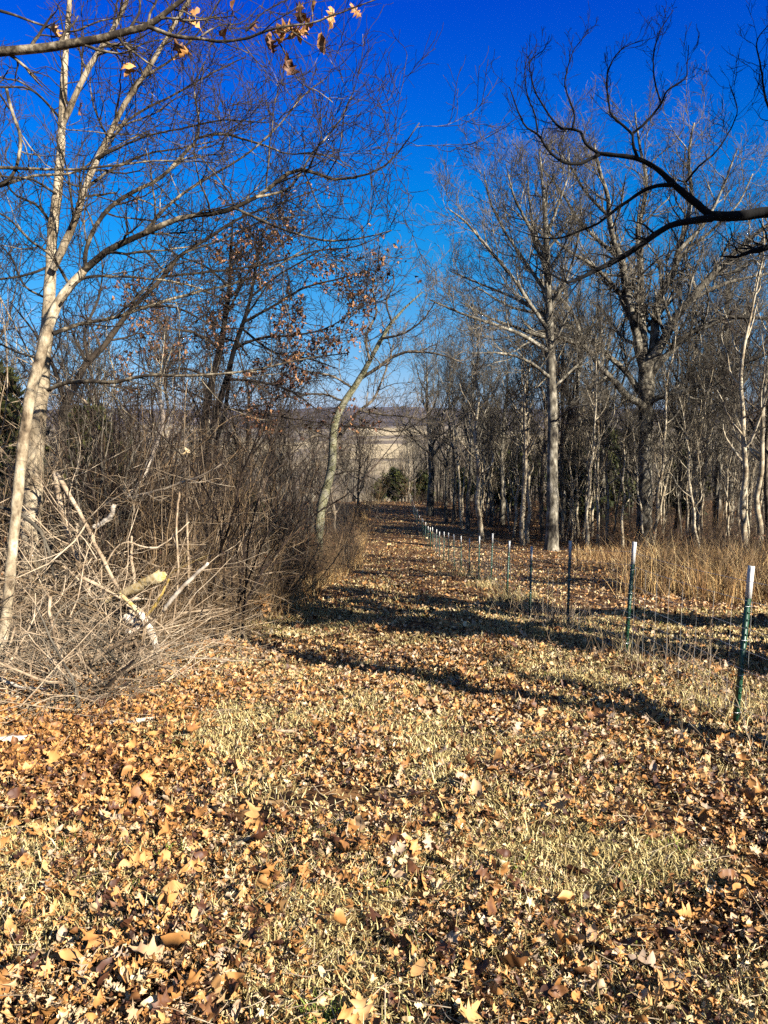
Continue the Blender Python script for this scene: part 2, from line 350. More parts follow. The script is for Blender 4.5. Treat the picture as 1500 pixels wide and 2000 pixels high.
fm, fnt, fb = mat_base('straw field', 1, 0)
tc = fnt.nodes.new('ShaderNodeTexCoord'); fn = fnt.nodes.new('ShaderNodeTexNoise'); fn.inputs['Scale'].default_value = .05; fn.inputs['Detail'].default_value = 6
fnt.links.new(tc.outputs['Object'], fn.inputs['Vector']); frp = ramp(fnt, [(.35,(.32,.25,.15)),(.6,(.50,.40,.25))]); fnt.links.new(fn.outputs[0], frp.inputs[0]); fnt.links.new(frp.outputs[0], fb.inputs['Base Color'])
FIELDS = [(-42, 34, 620, 1150), (-330, -110, 700, 1300), (120, 330, 900, 1500), (-70, 90, 1500, 2100)]
for x0, x1, y0, y1 in FIELDS:
    V, F = grid(np.linspace(x0, x1, 24), np.linspace(y0, y1, 30), lambda X, Y: ground(X, Y)+.5)
    e = np.minimum((V[:,0]-x0)/(x1-x0), (x1-V[:,0])/(x1-x0)) < .01; V[:,0] += np.sin(V[:,1]*.013+x0)*12
    V[:,2] = ground(V[:,0], V[:,1])+.6
    setp(link('field', mesh_np('field', V, F, smooth=True), fm), kind='structure')
# ---------------------------------------------------------------- fallen leaves and short dry grass
rng = rs(11)
def in_view(n, y0, y1, marg=.60, p=1.0, back=1.1):
    """random ground points inside the visible wedge, density falling with distance by power p"""
    Y = y0*(y1/y0)**(rng.rand(n)**p)
    X = (rng.rand(n)*2-1)*(marg*Y+back)
    return X, Y
TH, TD, TS = leaf_templates(rng, 2), leaf_templates(rng, True), leaf_templates(rng, False)
def leaf_rnd(X, Y):
    r = rng.rand(len(X))**1.15
    orange = np.clip((-X-.12*Y+.1)/.9, 0, 1)*np.clip(1.3-np.abs(Y-4.8)/1.6, 0, 1)    # copper patch on the left
    r = r*(1-.42*orange)+.06*orange
    path = 0
    return np.clip(r*(1-.10*path), 0, 1)
pos, siz, rn = [], [], []
def litter(n, y0, y1, T, seed, sm, smax, label, p=.78, smooth=True):
    global rng
    rng = rs(seed); X, Y = in_view(n, y0, y1, p=p); patch = vnoise(X, Y, .55, 1)*.6+vnoise(X, Y, 1.6, 12)*.5
    keep = rng.rand(n) < np.clip(.27+1.9*(patch-.47)+.5*((X < -.25*Y+.1) & (Y > 3.6)), .10, 1); X, Y, pt = X[keep], Y[keep], patch[keep]
    s = np.clip(np.exp(rng.randn(len(X))*.5)*sm*(.75+.5*pt), .012, smax)
    Z = ground(X, Y)+.004+rng.rand(len(X))*.05+s*.12
    lr = leaf_rnd(X, Y); lr = np.where(s > .07, .12+.62*lr, lr)
    V, F, A = scatter(rng, T, np.stack([X,Y,Z],1), s, .72, lr)
    setp(link('leaf_litter', mesh_np('leaf_litter', V, F, A, smooth), M['leaf']), label, 'leaf litter', kind='stuff')
litter(24000, 1.0, 3.6, TH, 12, .042, .115, 'thick litter of large curled oak leaves nearest the viewer', .9)
litter(44000, 1.0, 3.6, TD, 13, .020, .045, 'small leaf fragments between the nearest large leaves', .9)
litter(112000, 3.4, 9, TD, 14, .030, .12, 'thick litter of brown, orange and tan oak leaves over the middle ground', .85)
n = 90000
X, Y = in_view(n, 7.5, 90, p=.85); 
Z = ground(X, Y)+rng.rand(n)*.04
V, F, A = scatter(rng, TS, np.stack([X,Y,Z],1), np.clip(.034*np.exp(rng.randn(n)*.4)*(1+Y/30),.02,.4), .6, leaf_rnd(X, Y))
setp(link('leaf_litter', mesh_np('leaf_litter', V, F, A), M['leaf']), 'brown leaves strewn down the sloping track and under the woods', 'leaf litter', kind='stuff')
n = 500000
X, Y = in_view(n, 1.25, 13, p=.85)
g = vnoise(X, Y, .5, 5)*.6+vnoise(X, Y, 1.7, 6)*.6
keep = (rng.rand(n) < np.clip(.35+(Y-1.6)/2.2, .35, 1)*np.clip((g-.30)*2.6+.8*np.clip(1-np.abs(Y-3.4)/1.6,0,1)*(X < .35*Y-.2)*(X > -.55*Y)*.5, .08, 1)) & (rng.rand(n) > .8*((X < -.3*Y-.3) & (Y > 3.6)))
X, Y = X[keep], Y[keep]; n = len(X)
X = X + rng.randn(n)*.01
r = np.clip(rng.rand(n)*.8, 0, 1); gp = vnoise(X, Y, .16, 8) > .90; r[gp & (rng.rand(n) < .5)] = .95
V, F, A = blades(rng, np.stack([X,Y,ground(X,Y)-.004],1), .025+.045*rng.rand(n)+.05*(rng.rand(n)<.06), .0026+.0026*rng.rand(n)+.0006*Y, 1.4, r, 1.1)
setp(link('dry_grass', mesh_np('dry_grass', V, F, A), M['straw']), 'short straw coloured grass growing through the leaves', 'dry grass', kind='stuff')
n = 110000
X, Y = in_view(n, 10, 70, p=.9); g = vnoise(X, Y, 1.5, 7); wd = np.clip((X-3.4)/2, 0, 1)
keep = (rng.rand(n) < np.clip((g-.3)*1.5, .05, 1)*(1-.7*wd)); X, Y = X[keep], Y[keep]; n = len(X)
V, F, A = blades(rng, np.stack([X,Y,ground(X,Y)-.01],1), .04+.06*rng.rand(n), .006+.0009*Y, .9, rng.rand(n)*.75)
setp(link('dry_grass', mesh_np('dry_grass', V, F, A), M['straw']), 'thin pale grass showing between leaves down the track', 'dry grass', kind='stuff')
#CHUNK2

# ---------------------------------------------------------------- hero trees traced limb by limb
def limb(pts, Y0, Y1=None, n=24):
    """pts: (px, py, width px) in the photograph; forward distance goes Y0 -> Y1 along the limb"""
    Y1 = Y0 if Y1 is None else Y1; m = len(pts)
    P = [pix(p[0], p[1], Y0+(Y1-Y0)*i/(m-1)) for i, p in enumerate(pts)]
    W = [pts[0][2] if len(p) < 3 else p[2] for p in pts]
    ks = [i for i, p in enumerate(pts) if len(p) > 2]
    W = np.interp(range(m), ks, [pts[i][2] for i in ks])
    rad = W/2/1500*np.linspace(Y0, Y1, m)
    Q, q = resample(P, rad, n); g = rs(abs(int(pts[0][0]*7+pts[-1][1]*3+m)) % 99991)
    k = g.randn(n, 3)*(q*np.interp(q/Y0, [0,.0013,.003], [.45,.14,.03]))[:,None]; k[0] = 0
    return Q+k, q*(1+.05*g.randn(n))
def fringe(rng, limbs, dens, l1, l2, l3, a=(55,45,42), up=(.03,.04,.04), wig=(.16,.2,.22), r1=.45, k2=7, k3=4, rmin=.0016, uc=0, tmin=.08):
    A, B = [], []
    for P, Rd in limbs:
        L = np.linalg.norm(np.diff(P, axis=0), axis=1).sum()
        k = max(2, int(L*dens))
        Q, q = grow(rng, P[None], Rd[None], k, 0, a[0], 9, rr=r1, wig=wig[0], up=up[0], tmin=tmin, tip=.35, lf=l1, rmin=rmin, ucurve=uc)
        A.append(Q); B.append(q)
        # the limb's own tip carries on as twigs
    Q1, q1 = np.concatenate(A), np.concatenate(B)
    Q2, q2 = grow(rng, Q1, q1, k2, 0, a[1], 6, rr=.6, wig=wig[1], up=up[1], lf=l2, rmin=rmin, tip=.45, ucurve=uc)
    Q3, q3 = grow(rng, Q2, q2, k3, 0, a[2], 5, rr=.7, wig=wig[2], up=up[2], lf=l3, rmin=rmin*.8, tip=.5, tmin=.15)
    return [(Q1,q1,5),(Q2,q2,4),(Q3,q3,3)]
def stack(limbs, s=10):
    return [(P[None], Rd[None], s) for P, Rd in limbs]
def hero(name, label, base, trunk, limbs, twigs, mt, mc, mtw=None, group=None):
    t = empty(name, base, label, 'tree', group)
    tube_obj('trunk', stack(trunk, 14), mt, t, base)
    tube_obj('crown', stack(limbs, 8)+twigs[0::3], mc, t, base)
    tube_obj('twigs', [x for i, x in enumerate(twigs) if i % 3], mtw or mc, t, base)
    return t
def base_of(P): return (P[0,0], P[0,1], float(ground(P[0,0], P[0,1])))

# tree at the left edge: lichen-smooth leaning trunk with long limbs over the track
rng = rs(21)
A_tr = [limb([(-6,1350,24),(12,1200,21),(28,1040,20),(45,870,21),(62,760,21),(78,700,20),(92,650,18),(112,594,17),(137,559,15),(165,528,14)], 7.0, 7.6, 40)]
A_lb = [limb(p, y0, y1) for p, y0, y1 in [
 ([(160,532,14),(210,490),(280,457,11),(355,425),(440,412,9),(500,385),(590,330,7),(650,350),(700,345,4.5),(750,325),(795,275,3),(819,240,2)],7.6,7.2),
 ([(103,652,9),(150,635),(225,620,6),(300,595),(375,573,5),(450,555),(540,520,3),(620,470,2)],7.4,8.4),
 ([(93,762,9),(125,748),(165,745),(224,746,7),(280,734),(360,734,5),(432,730),(500,722,4),(600,700),(680,690,2)],7.2,6.6),
 ([(168,524,9),(166,500),(185,445),(215,405,8),(260,375),(310,350,7),(360,300),(385,270,5),(388,230),(380,170,3),(400,120,2)],7.6,8.6),
 ([(385,270,5),(430,262),(470,270,4),(520,285),(560,300,3),(620,300),(680,330,2)],8.3,8.0),
 ([(455,405,5),(560,450),(640,470,4),(720,462),(765,450,2)],7.4,7.2),
 ([(500,385,5),(560,370),(610,300,3.5),(660,240),(690,180,2)],7.3,7.8),
 ([(280,457,6),(330,400),(400,350,4.5),(470,310),(540,250,3),(600,180),(640,150,2)],7.5,8.4),
 ([(225,620,4),(290,560),(350,500),(430,470,3),(520,430),(600,420,2)],7.6,8.6),
 ([(120,590,6),(160,545),(230,540),(300,545,4),(380,560),(450,590,2)],7.4,8.0),
 ([(137,560,6),(100,500),(60,470),(20,430,4),(-30,400,3)],7.5,8.3),
 ([(78,700,5),(40,690),(0,672,4),(-60,650,3)],7.3,7.8)]]
tw = fringe(rng, A_lb, 5.5, .75, .36, .16, up=(.06,.05,.04), uc=.05, rmin=.0026)
hero('hardwood_tree', 'leaning smooth pale tree at the left edge, long bare limbs reaching over the track', base_of(A_tr[0][0]), A_tr, A_lb, tw, M['pale_bark'], M['limb_bark'], M['twig_dark'])

# broad pale trunk behind it
B_tr = [limb([(58,1180,44),(61,1100,40),(63,1010,38),(68,890,33),(80,750,30),(85,690,27),(92,640,25),(96,585,22),(99,520,21),(104,440,19),(112,380,17),(118,300,15),(121,235,14),(125,150,12),(130,80,10),(136,0,8),(140,-90,6),(150,-220,3)], 8.6, 9.0, 60)]
B_lb = [limb(p, y0, y1, 36) for p, y0, y1 in [
 ([(104,525,14),(125,480),(150,420,13),(165,370),(190,310,11),(215,260),(240,210,9),(280,150),(310,100,8),(345,40),(372,-10,6),(420,-120,3)],8.7,8.2),
 ([(118,250,12),(135,215),(150,180,10),(175,130),(200,90,9),(230,40),(248,0,7),(280,-120,3)],8.9,8.6),
 ([(190,310,5),(250,280),(300,262,4),(360,250),(430,235,3),(520,240,2)],8.5,7.9),
 ([(215,260,5),(280,215),(330,190,4),(420,140),(480,110,2)],8.5,8.9),
 ([(165,370,6),(220,330),(290,300,4),(350,290),(420,275,2)],8.6,9.6),
 ([(104,440,6),(70,400),(30,380,4),(-20,300,3)],8.8,9.2),
 ([(121,235,5),(80,190),(40,160,3.5),(0,150),(-40,120,2)],8.9,8.3),
 ([(112,380,5),(60,350),(10,345,4),(-40,330,3)],8.8,8.2),
 ([(280,150,5),(330,120),(390,60,3),(430,0),(450,-40,2)],8.3,8.9),
 ([(96,585,5),(50,560),(20,500,3),(-20,460,2)],8.8,9.4),
 ([(99,520,5),(40,540),(0,545,3.5),(-60,560,3)],8.8,8.0)]]
tw = fringe(rng, B_lb, 5.5, .8, .36, .17, up=(.06,.04,.04), uc=.06, rmin=.0028)
for P, Rd in B_lb[:2]: pass
hero('hardwood_tree', 'broad weathered pale trunk behind the leaning one, forking into upright pale stems', base_of(B_tr[0][0]), B_tr+B_lb[:2], B_lb[2:], tw, M['dead_bark'], M['limb_bark'], M['twig_dark'])

# broken-topped tree with long dark limb
C_tr = [limb([(98,1100,18),(105,980,17),(118,870,16),(128,790,16),(140,765,15)], 11.5, 11.5)]
C_lb = [limb(p, y0, y1) for p, y0, y1 in [
 ([(140,768,13),(172,705,12),(200,680),(225,645,10),(260,600,9),(290,570),(320,540,8),(350,500),(400,470,6),(460,430),(540,400,3.5),(620,370,2)],11.5,12.2),
 ([(128,790,9),(118,760),(105,720,7),(92,690),(60,640,4),(20,590,2)],11.5,11),
 ([(172,705,6),(165,650),(190,590,4),(200,520),(180,450,2)],11.5,12.5),
 ([(320,540,5),(420,530),(520,515,4),(620,490),(700,480),(765,450,1.5)],12,12.6),
 ([(260,600,5),(340,600),(430,640,3),(500,640,2)],11.8,11)]]
tw = fringe(rng, C_lb, 4, .9, .42, .2, up=(.06,.05,.04), uc=.06, rmin=.0034)
hero('hardwood_tree', 'knobbly tree just right of the pale trunks, dark limb slanting up and right', base_of(C_tr[0][0]), C_tr, C_lb, tw, M['mid_bark'], M['twig_dark'])

# oak clump that keeps its copper leaves
rng = rs(22)
D_tr = [limb([(392,1040,17),(395,930,16),(396,860,15),(402,800,14),(415,740,13),(430,680,12),(440,620,10),(448,560,8),(450,500,6),(455,430,3)], 21, 21, 30),
        limb([(396,960,13),(405,880,11),(424,800,10),(442,740,10),(458,680,9),(475,630,8),(490,580,6),(500,520,5),(515,450,3)], 21, 20, 30),
        limb([(402,940,9),(420,870,8),(440,800,8),(450,720,7),(470,640,5),(520,560,3)], 21.3, 22, 30)]
D_lb = [limb(p, y0, y1) for p, y0, y1 in [
 ([(430,680,6),(380,650),(330,640,4),(280,600,2)],21,20),([(448,560,5),(400,520),(350,500,3),(300,470,2)],21,22),
 ([(458,680,6),(510,660),(570,655,4),(640,640),(700,600,2)],20.5,19.5),([(475,630,6),(530,600),(600,560,4),(660,545),(720,530,2)],20.5,20),
 ([(490,580,5),(540,540),(590,510,3),(640,480,2)],20,19),([(415,740,6),(360,720),(300,730,3),(250,700,2)],21,20),
 ([(442,740,6),(500,745),(560,760,4),(620,800,2)],20.6,19.6),([(405,800,5),(460,800),(520,810,4),(590,820),(650,830,2)],20.8,20),
 ([(424,800,5),(380,770),(340,760,3),(300,740,2)],20.8,22),([(440,620,5),(470,560),(500,500,3),(520,440,2)],21,21.6),
 ([(500,520,4),(560,470),(620,430,2)],20,20),([(470,640,5),(540,690),(600,700),(660,720,2)],21.5,21)]]
D_lb += [(D_tr[0][0][14:], D_tr[0][1][14:])]
tw = fringe(rng, [(resample(P, Rd, 24)) for P, Rd in D_lb], 3.6, 1.0, .5, .25, up=(.03,.03,.03), rmin=.0048)
D = hero('oak_tree', 'dark many-stemmed oak standing in the left thicket, still hung with copper brown leaves', base_of(D_tr[0][0]), D_tr, D_lb, tw, M['black_shade_bark'], M['twig_dark'])
Q = tw[2][0][:, -1]; sel = (rng.rand(len(Q)) < .5*(vnoise(Q[:,0], Q[:,2], .9, 2) > .52)+.04) & (Q[:,2] > -1.5)
pts = np.repeat(Q[sel], 3, 0); pts = pts+rng.randn(*pts.shape)*.06 - np.array([0,0,.04])
V, F, A = scatter(rng, TS, pts, .09+.07*rng.rand(len(pts)), 1.2, rng.rand(len(pts)))
link('leaves', mesh_np('leaves', V-np.array(D.location), F, A), M['copper_leaf'], D)

# leaning tree over the left edge of the track
E_tr = [limb([(611,1120,22),(619,1092,19),(623,1036,18),(629,984,18),(638,952,17),(646,920,17),(650,880,16),(651,840,15),(659,812,14),(673,784,13),(690,759,12),(706,734,11),(722,705,9),(745,662,8),(765,630,6),(792,600,4),(825,570,2.5)], 27, 26, 40)]
E_lb = [limb(p, y0, y1) for p, y0, y1 in [
 ([(700,742,7),(735,720),(762,700,6),(790,688),(830,688,4),(872,696,3),(905,710,1.8)],26.5,25.5),
 ([(650,890,8),(664,852),(680,830,6),(702,802),(728,782,5),(745,745),(756,715,3),(770,670,2)],26.8,27.5),
 ([(722,705,6),(715,660),(735,610,4),(728,560),(740,510,1.8)],26,27),([(745,662,5),(790,650),(830,620,3),(850,590,1.8)],26,25),
 ([(690,759,5),(650,735),(600,725,3.5),(540,700,2)],26.5,25.5),([(673,784,5),(630,770),(570,775,3),(500,780,2)],26.5,25.5),
 ([(702,802,4),(750,810),(800,815,3),(860,835,1.8)],27,26),([(655,830,4),(720,835),(780,842),(840,810,2)],26.7,25.5),
 ([(765,630,4),(755,590),(770,550),(765,520,1.6)],26,26),([(650,860,4),(620,850),(580,870),(540,865,2)],26.7,26),
 ([(645,930,3.5),(690,920),(730,935),(765,955,1.6)],26.8,25.8)]]
tw = fringe(rng, E_lb, 3.1, 1.25, .6, .3, up=(.06,.05,.04), uc=.05, rmin=.006)
hero('hardwood_tree', 'spotted grey tree leaning right over the left edge of the track, limb arching across', base_of(E_tr[0][0]), E_tr, E_lb, tw, M['lichen_bark'], M['mid_bark'])

# the big spreading oak on the right
rng = rs(23); YO = 45
F_tr = [limb([(1256,1068,36),(1258,1040,31),(1259,1000,28),(1260,900,27),(1261,800,28),(1262,750,31),(1264,715,32),(1268,695,26)], YO, YO, 30)]
F_big = [limb(p, y0, y1, 30) for p, y0, y1 in [
 ([(1262,735,20),(1255,715),(1242,650,16),(1232,600),(1220,550,14),(1215,510),(1200,475,11),(1190,425),(1187,385,8),(1170,330),(1160,280,4)],YO,YO-1),
 ([(1262,735,20),(1256,665),(1252,575,13),(1250,500),(1246,450,10),(1257,400),(1262,350,7),(1250,290),(1240,220,3)],YO,YO+2),
 ([(1264,720,22),(1275,700),(1296,665,18),(1316,625),(1340,595,15),(1375,555),(1415,515,11),(1450,480),(1485,450,8),(1540,410),(1580,370,4)],YO,YO-2),
 ([(1262,730,18),(1275,680),(1290,575,14),(1315,535),(1325,490,11),(1340,440),(1350,380,8),(1345,310),(1355,240,3)],YO,YO+1),
 ([(1264,740,17),(1285,712),(1316,680,13),(1350,650),(1385,635,10),(1415,620),(1460,620,8),(1520,622),(1600,600,3)],YO,YO-3),
 ([(1262,800,16),(1250,788),(1226,775,13),(1200,745),(1175,720,11),(1145,680),(1100,662,9),(1060,657),(1010,640,6),(965,625),(900,590,3)],YO,YO-4),
 ([(1262,780,14),(1250,768),(1230,735,11),(1200,705),(1170,680,9),(1130,650),(1100,630,7),(1060,615),(1000,600,5),(930,560,2.5)],YO,YO+1),
 ([(1262,790,13),(1290,775),(1330,768,10),(1375,745),(1410,730,8),(1450,710),(1500,690,6),(1560,660,3)],YO,YO-4),
 ([(1232,600,9),(1200,560),(1160,520,7),(1110,490),(1060,450,4),(1010,420,2.5)],YO,YO-2),
 ([(1215,510,8),(1170,470),(1130,430,6),(1100,380),(1060,330,3)],YO,YO+2),
 ([(1340,595,8),(1400,560),(1450,545,6),(1520,530,3)],YO,YO+2),
 ([(1145,680,7),(1110,600),(1070,560,5),(1020,520,3)],YO-1,YO),
 ([(1325,490,8),(1380,430),(1410,370,5),(1440,290,2.5)],YO,YO-1),
 ([(1290,575,7),(1330,500),(1390,450,5),(1440,400),(1470,340,2.5)],YO,YO+3),
 ([(1190,425,6),(1140,370),(1110,320,4),(1080,290,2)],YO,YO-1)]]
tw = fringe(rng, F_big, 1.6, 2.6, 1.15, .55, a=(48,40,38), up=(.10,.06,.05), uc=.10, r1=.42, k2=9, k3=6, rmin=.0095, tmin=.12)
hero('oak_tree', 'largest spreading bare oak right of the fence, dark stout trunk and wide limbs', base_of(F_tr[0][0]), F_tr+F_big[:8], F_big[8:], tw, M['grey_bark'], M['grey_bark'], M['twig_grey'])

# tall full-crowned tree left of it
YP = 40
P_tr = [limb([(1077,1084,34),(1078,1060,27),(1079,1000,23),(1079,900,21),(1080,820,20),(1077,740,18),(1074,650,16),(1071,560,13),(1067,470,10),(1062,390,7),(1056,320,4),(1052,290,2)], YP, YP, 40)]
P_lb = [limb(p, y0, y1) for p, y0, y1 in [
 ([(1074,650,9),(1040,600),(1000,540,6),(950,480),(905,430,4),(872,405,2)],YP,YP-2),([(1072,580,8),(1032,520),(985,450,5),(955,385),(945,335,2)],YP,YP+2),
 ([(1068,500,7),(1032,440),(1003,380,4),(988,320,2)],YP,YP-1),([(1066,470,6),(1090,400),(1110,340,3),(1112,290,2)],YP,YP+1),
 ([(1075,600,7),(1108,540),(1128,470,4),(1136,400,2)],YP,YP-2),([(1076,690,9),(1020,655),(960,632,6),(900,612),(838,585,2.5)],YP,YP-1),
 ([(1077,740,7),(1030,705),(980,690,4),(920,690,2)],YP,YP-3),([(1073,620,6),(1010,585),(940,555,4),(880,530,2)],YP,YP+3),
 ([(1071,540,6),(1045,470),(1035,400,4),(1030,330,2)],YP,YP+1),([(1078,760,6),(1120,720),(1150,690,3),(1180,640,2)],YP,YP+2),([(1079,830,4),(1110,800),(1150,790,2)],YP,YP-2)]]
tw = fringe(rng, P_lb+[(P_tr[0][0][18:], P_tr[0][1][18:])], 2.0, 2.2, 1.0, .5, a=(45,40,38), up=(.10,.06,.05), uc=.10, r1=.42, k2=8, k3=6, rmin=.008, tmin=.12)
hero('bare_tree', 'thick pale trunked tree with full round crown, between the fence and big oak', base_of(P_tr[0][0]), P_tr, P_lb, tw, M['grey_bark'], M['grey_bark'], M['twig_grey'])

# overhanging limbs, shade put into their bark colour, of a tree standing just outside the right edge
rng = rs(24); YG = 8.4
gx, gy = 6.6, 6.3; gb = (gx, gy, float(ground(gx, gy)))
G_tr = [resample([(gx,gy,gb[2]-.1),(gx-.05,gy,gb[2]+1.5),(gx+.05,gy+.1,gb[2]+3.4),(gx-.1,gy,gb[2]+6),(gx,gy,gb[2]+9),(gx+.3,gy,gb[2]+12)], [.30,.24,.2,.16,.11,.04], 30)]
s0 = pix(1500,414,YG); s1 = pix(1640,440,7.6)
G_main = resample([(gx,gy,gb[2]+3.6), s1, s0, pix(1430,423,YG), pix(1385,421,YG)], [.10,.072,.056,.053,.048], 24)
s2 = pix(1500,482,YG)
G_low = resample([(gx,gy,gb[2]+3.1), pix(1620,470,7.8), s2, pix(1470,490,YG), pix(1440,502,YG), pix(1405,500,YG)], [.07,.05,.03,.024,.016,.006], 24)
G_lb = [G_low]+[limb(p, y0, y1) for p, y0, y1 in [
 ([(1390,422,15),(1345,385,13),(1310,355,11.5),(1290,335,10),(1250,312,9),(1190,302,8),(1170,300,7)],YG,YG+.3),
 ([(1172,301,6),(1155,290),(1140,275),(1135,258,5),(1115,252),(1095,250,4.5),(1080,235),(1060,205,3.5),(1045,180),(1038,150,2.5),(1035,120),(1062,98,1.4)],YG+.3,YG+.5),
 ([(1172,301,7),(1150,312),(1130,320,6),(1105,318),(1080,303,5),(1065,285),(1050,262,4),(1030,250),(1015,225,3),(1002,190),(995,170,1.5)],YG+.3,YG),
 ([(1050,258,3.5),(1045,225),(1030,185,2.5),(1026,150),(1028,118),(1040,100,1.3)],YG+.1,YG+.2),
 ([(1118,252,4),(1122,225),(1112,195,3),(1103,165),(1110,130,2),(1120,100),(1150,62,1.3)],YG+.3,YG+.1),
 ([(1247,312,6),(1237,285),(1235,262,5),(1210,240),(1195,225,4),(1188,195),(1184,160,3),(1190,130),(1215,95,2),(1258,78,1.3)],YG+.2,YG+.6),
 ([(1235,262,5),(1265,235),(1290,205,4),(1303,178),(1322,165,3),(1340,150),(1342,125,2),(1345,88,1.3)],YG+.3,YG+.1),
 ([(1290,200,3.5),(1280,165),(1276,130,2.5),(1280,90),(1290,60,1.8),(1315,20,1.2)],YG+.3,YG+.5),
 ([(1315,361,8),(1290,362),(1265,368,7),(1230,390),(1195,415,6),(1170,435),(1130,452,4),(1090,465),(1060,465,3),(1010,450,1.5)],YG,YG+.6),
 ([(1390,425,15),(1350,432,13),(1310,440,12),(1280,458),(1250,480,11),(1210,505),(1170,525,9),(1130,545,7),(1108,552,5),(1085,540,4),(1060,530,3),(1030,508,1.5)],YG,YG-.8),
 ([(1340,355,4),(1365,325),(1395,300,3),(1420,265),(1440,215,2),(1425,165,1.3)],YG,YG+.3),
 ([(1560,300,6),(1510,230),(1495,190,4),(1486,130,3),(1478,80),(1500,50,1.5)],YG,YG+.3)]]
tw1 = fringe(rng, G_lb[2:9], 13, .26, .10, .05, a=(40,38,35), up=(.15,.1,.05), r1=.35, k2=3, k3=1, rmin=.0020, tmin=.25)
tw2 = fringe(rng, [G_low]+G_lb[9:], 9, .36, .16, .08, a=(45,40,35), up=(.12,.1,.05), r1=.4, k2=3, k3=2, rmin=.0022, tmin=.25)
hi = [resample([G_tr[0][0][k], G_tr[0][0][k]+np.array(d)*.5+np.array([0,0,.4]), G_tr[0][0][k]+np.array(d)], [.07,.05,.015], 24) for k, d in ((15,(2.2,.5,1.8)),(18,(.8,-2.6,1.6)),(20,(.6,2.3,2.2)),(24,(1.6,-1,2.2)),(26,(-.5,1.6,2)),(22,(2,1.4,1.8)))]
tw3 = fringe(rng, hi, 3, .9, .45, .2, rmin=.003)
hero('walnut_tree', 'tree outside the right edge, its crooked limb coloured shade-black hanging across the sky', gb, G_tr+[G_main], G_lb+hi, tw1+tw2+tw3, M['black_shade_bark'], M['black_shade_bark'])

# limb from the upper left corner, a few curled leaves on it
rng = rs(25); YH = 5.0
hx, hy = -4.3, 4.2; hb_ = (hx, hy, float(ground(hx, hy)))
H_tr = [resample([(hx,hy,hb_[2]-.1),(hx+.05,hy,hb_[2]+2),(hx-.1,hy+.1,hb_[2]+5),(hx,hy,hb_[2]+8)], [.17,.14,.11,.04], 24)]
H_main = resample([(hx,hy,hb_[2]+4.0), pix(-60,106,YH), pix(0,101,YH), pix(50,97,YH), pix(100,92,YH), pix(150,83,YH), pix(200,75,YH), pix(240,63,YH), pix(290,50,YH), pix(320,28,YH), pix(345,8,YH), pix(374,-14,YH), pix(420,-60,YH)], [.05,.032,.029,.028,.027,.026,.024,.022,.02,.016,.014,.012,.006], 40)
H_lb = [H_main]+[limb(p, y0, y1) for p, y0, y1 in [
 ([(290,52,8),(315,62),(350,73,7),(385,75,6),(430,81),(480,75,5),(530,57),(570,50,4),(610,45),(650,30,3),(700,12),(748,-6,1.8)],YH,YH-.2),
 ([(-40,10,7),(30,30,5),(70,45),(130,62,4),(200,40),(260,30,2)],YH,YH+.3),
 ([(0,170,4),(60,175),(95,205,3),(120,250),(160,255,2),(230,262),(300,262,1.5)],YH+.6,YH+.9),
 ([(12,172,6),(24,220),(40,268,6),(38,300),(22,345,6),(-20,370,7)],YH+1.2,YH+1.0),
 ([(-40,326,7),(75,330,5),(150,331),(230,322,4),(310,314),(415,317,2)],YH+1,YH+1.3),
 ([(-20,372,6),(60,345),(150,335,4),(200,300),(280,260,2)],YH+1,YH+1.6),
 ([(480,60,3),(520,20),(560,0,2),(600,-20,1.5)],YH-.1,YH),([(385,75,3),(430,50),(470,45,2),(510,10,1.3)],YH,YH+.2),
 ([(530,60,3),(560,110),(585,160,2),(620,178),(650,200,1.3)],YH,YH+.3)]]
tw = fringe(rng, H_lb, 7, .38, .17, .08, a=(50,40,40), up=(.04,.04,.02), k2=4, k3=2, rmin=.0017, tmin=.3)
Ht = hero('oak_tree', 'oak outside the left edge, mossy limb with curled brown leaves along the top left corner', hb_, H_tr, H_lb, tw, M['lichen_bark'], M['limb_bark'], M['twig_dark'])
lp = [(103,65),(248,130),(252,140),(357,100),(375,32),(374,45),(435,70),(490,58),(522,72),(530,88),(555,78),(562,70),(578,62),(590,52),(598,36),(585,30),(600,48),(563,130),(636,85),(450,8),(580,8),(695,15),(158,212),(610,20),(650,38),(548,60),(360,110)]
P_ = np.array([pix(x, y, YH+(.9 if y > 200 else 0)) for x, y in lp]); P_[:,1] += rng.randn(len(lp))*.03
V, F, A = scatter(rng, TD, P_, .105+.05*rng.rand(len(lp)), 1.3, .16+.34*rng.rand(len(lp)))
link('leaves', mesh_np('leaves', V-np.array(Ht.location), F, A), M['leaf'], Ht)
st = np.stack([P_, P_+np.array([[0,0,.04]]), P_+np.array([[.02,0,.09]])], 1)
link('leaf_stalks', mesh_np('leaf_stalks', tubes([(st-np.array(Ht.location), np.full((len(st),3),.0012), 3)])[0], tubes([(st, np.full((len(st),3),.0012), 3)])[1]), M['twig_dark'], Ht)

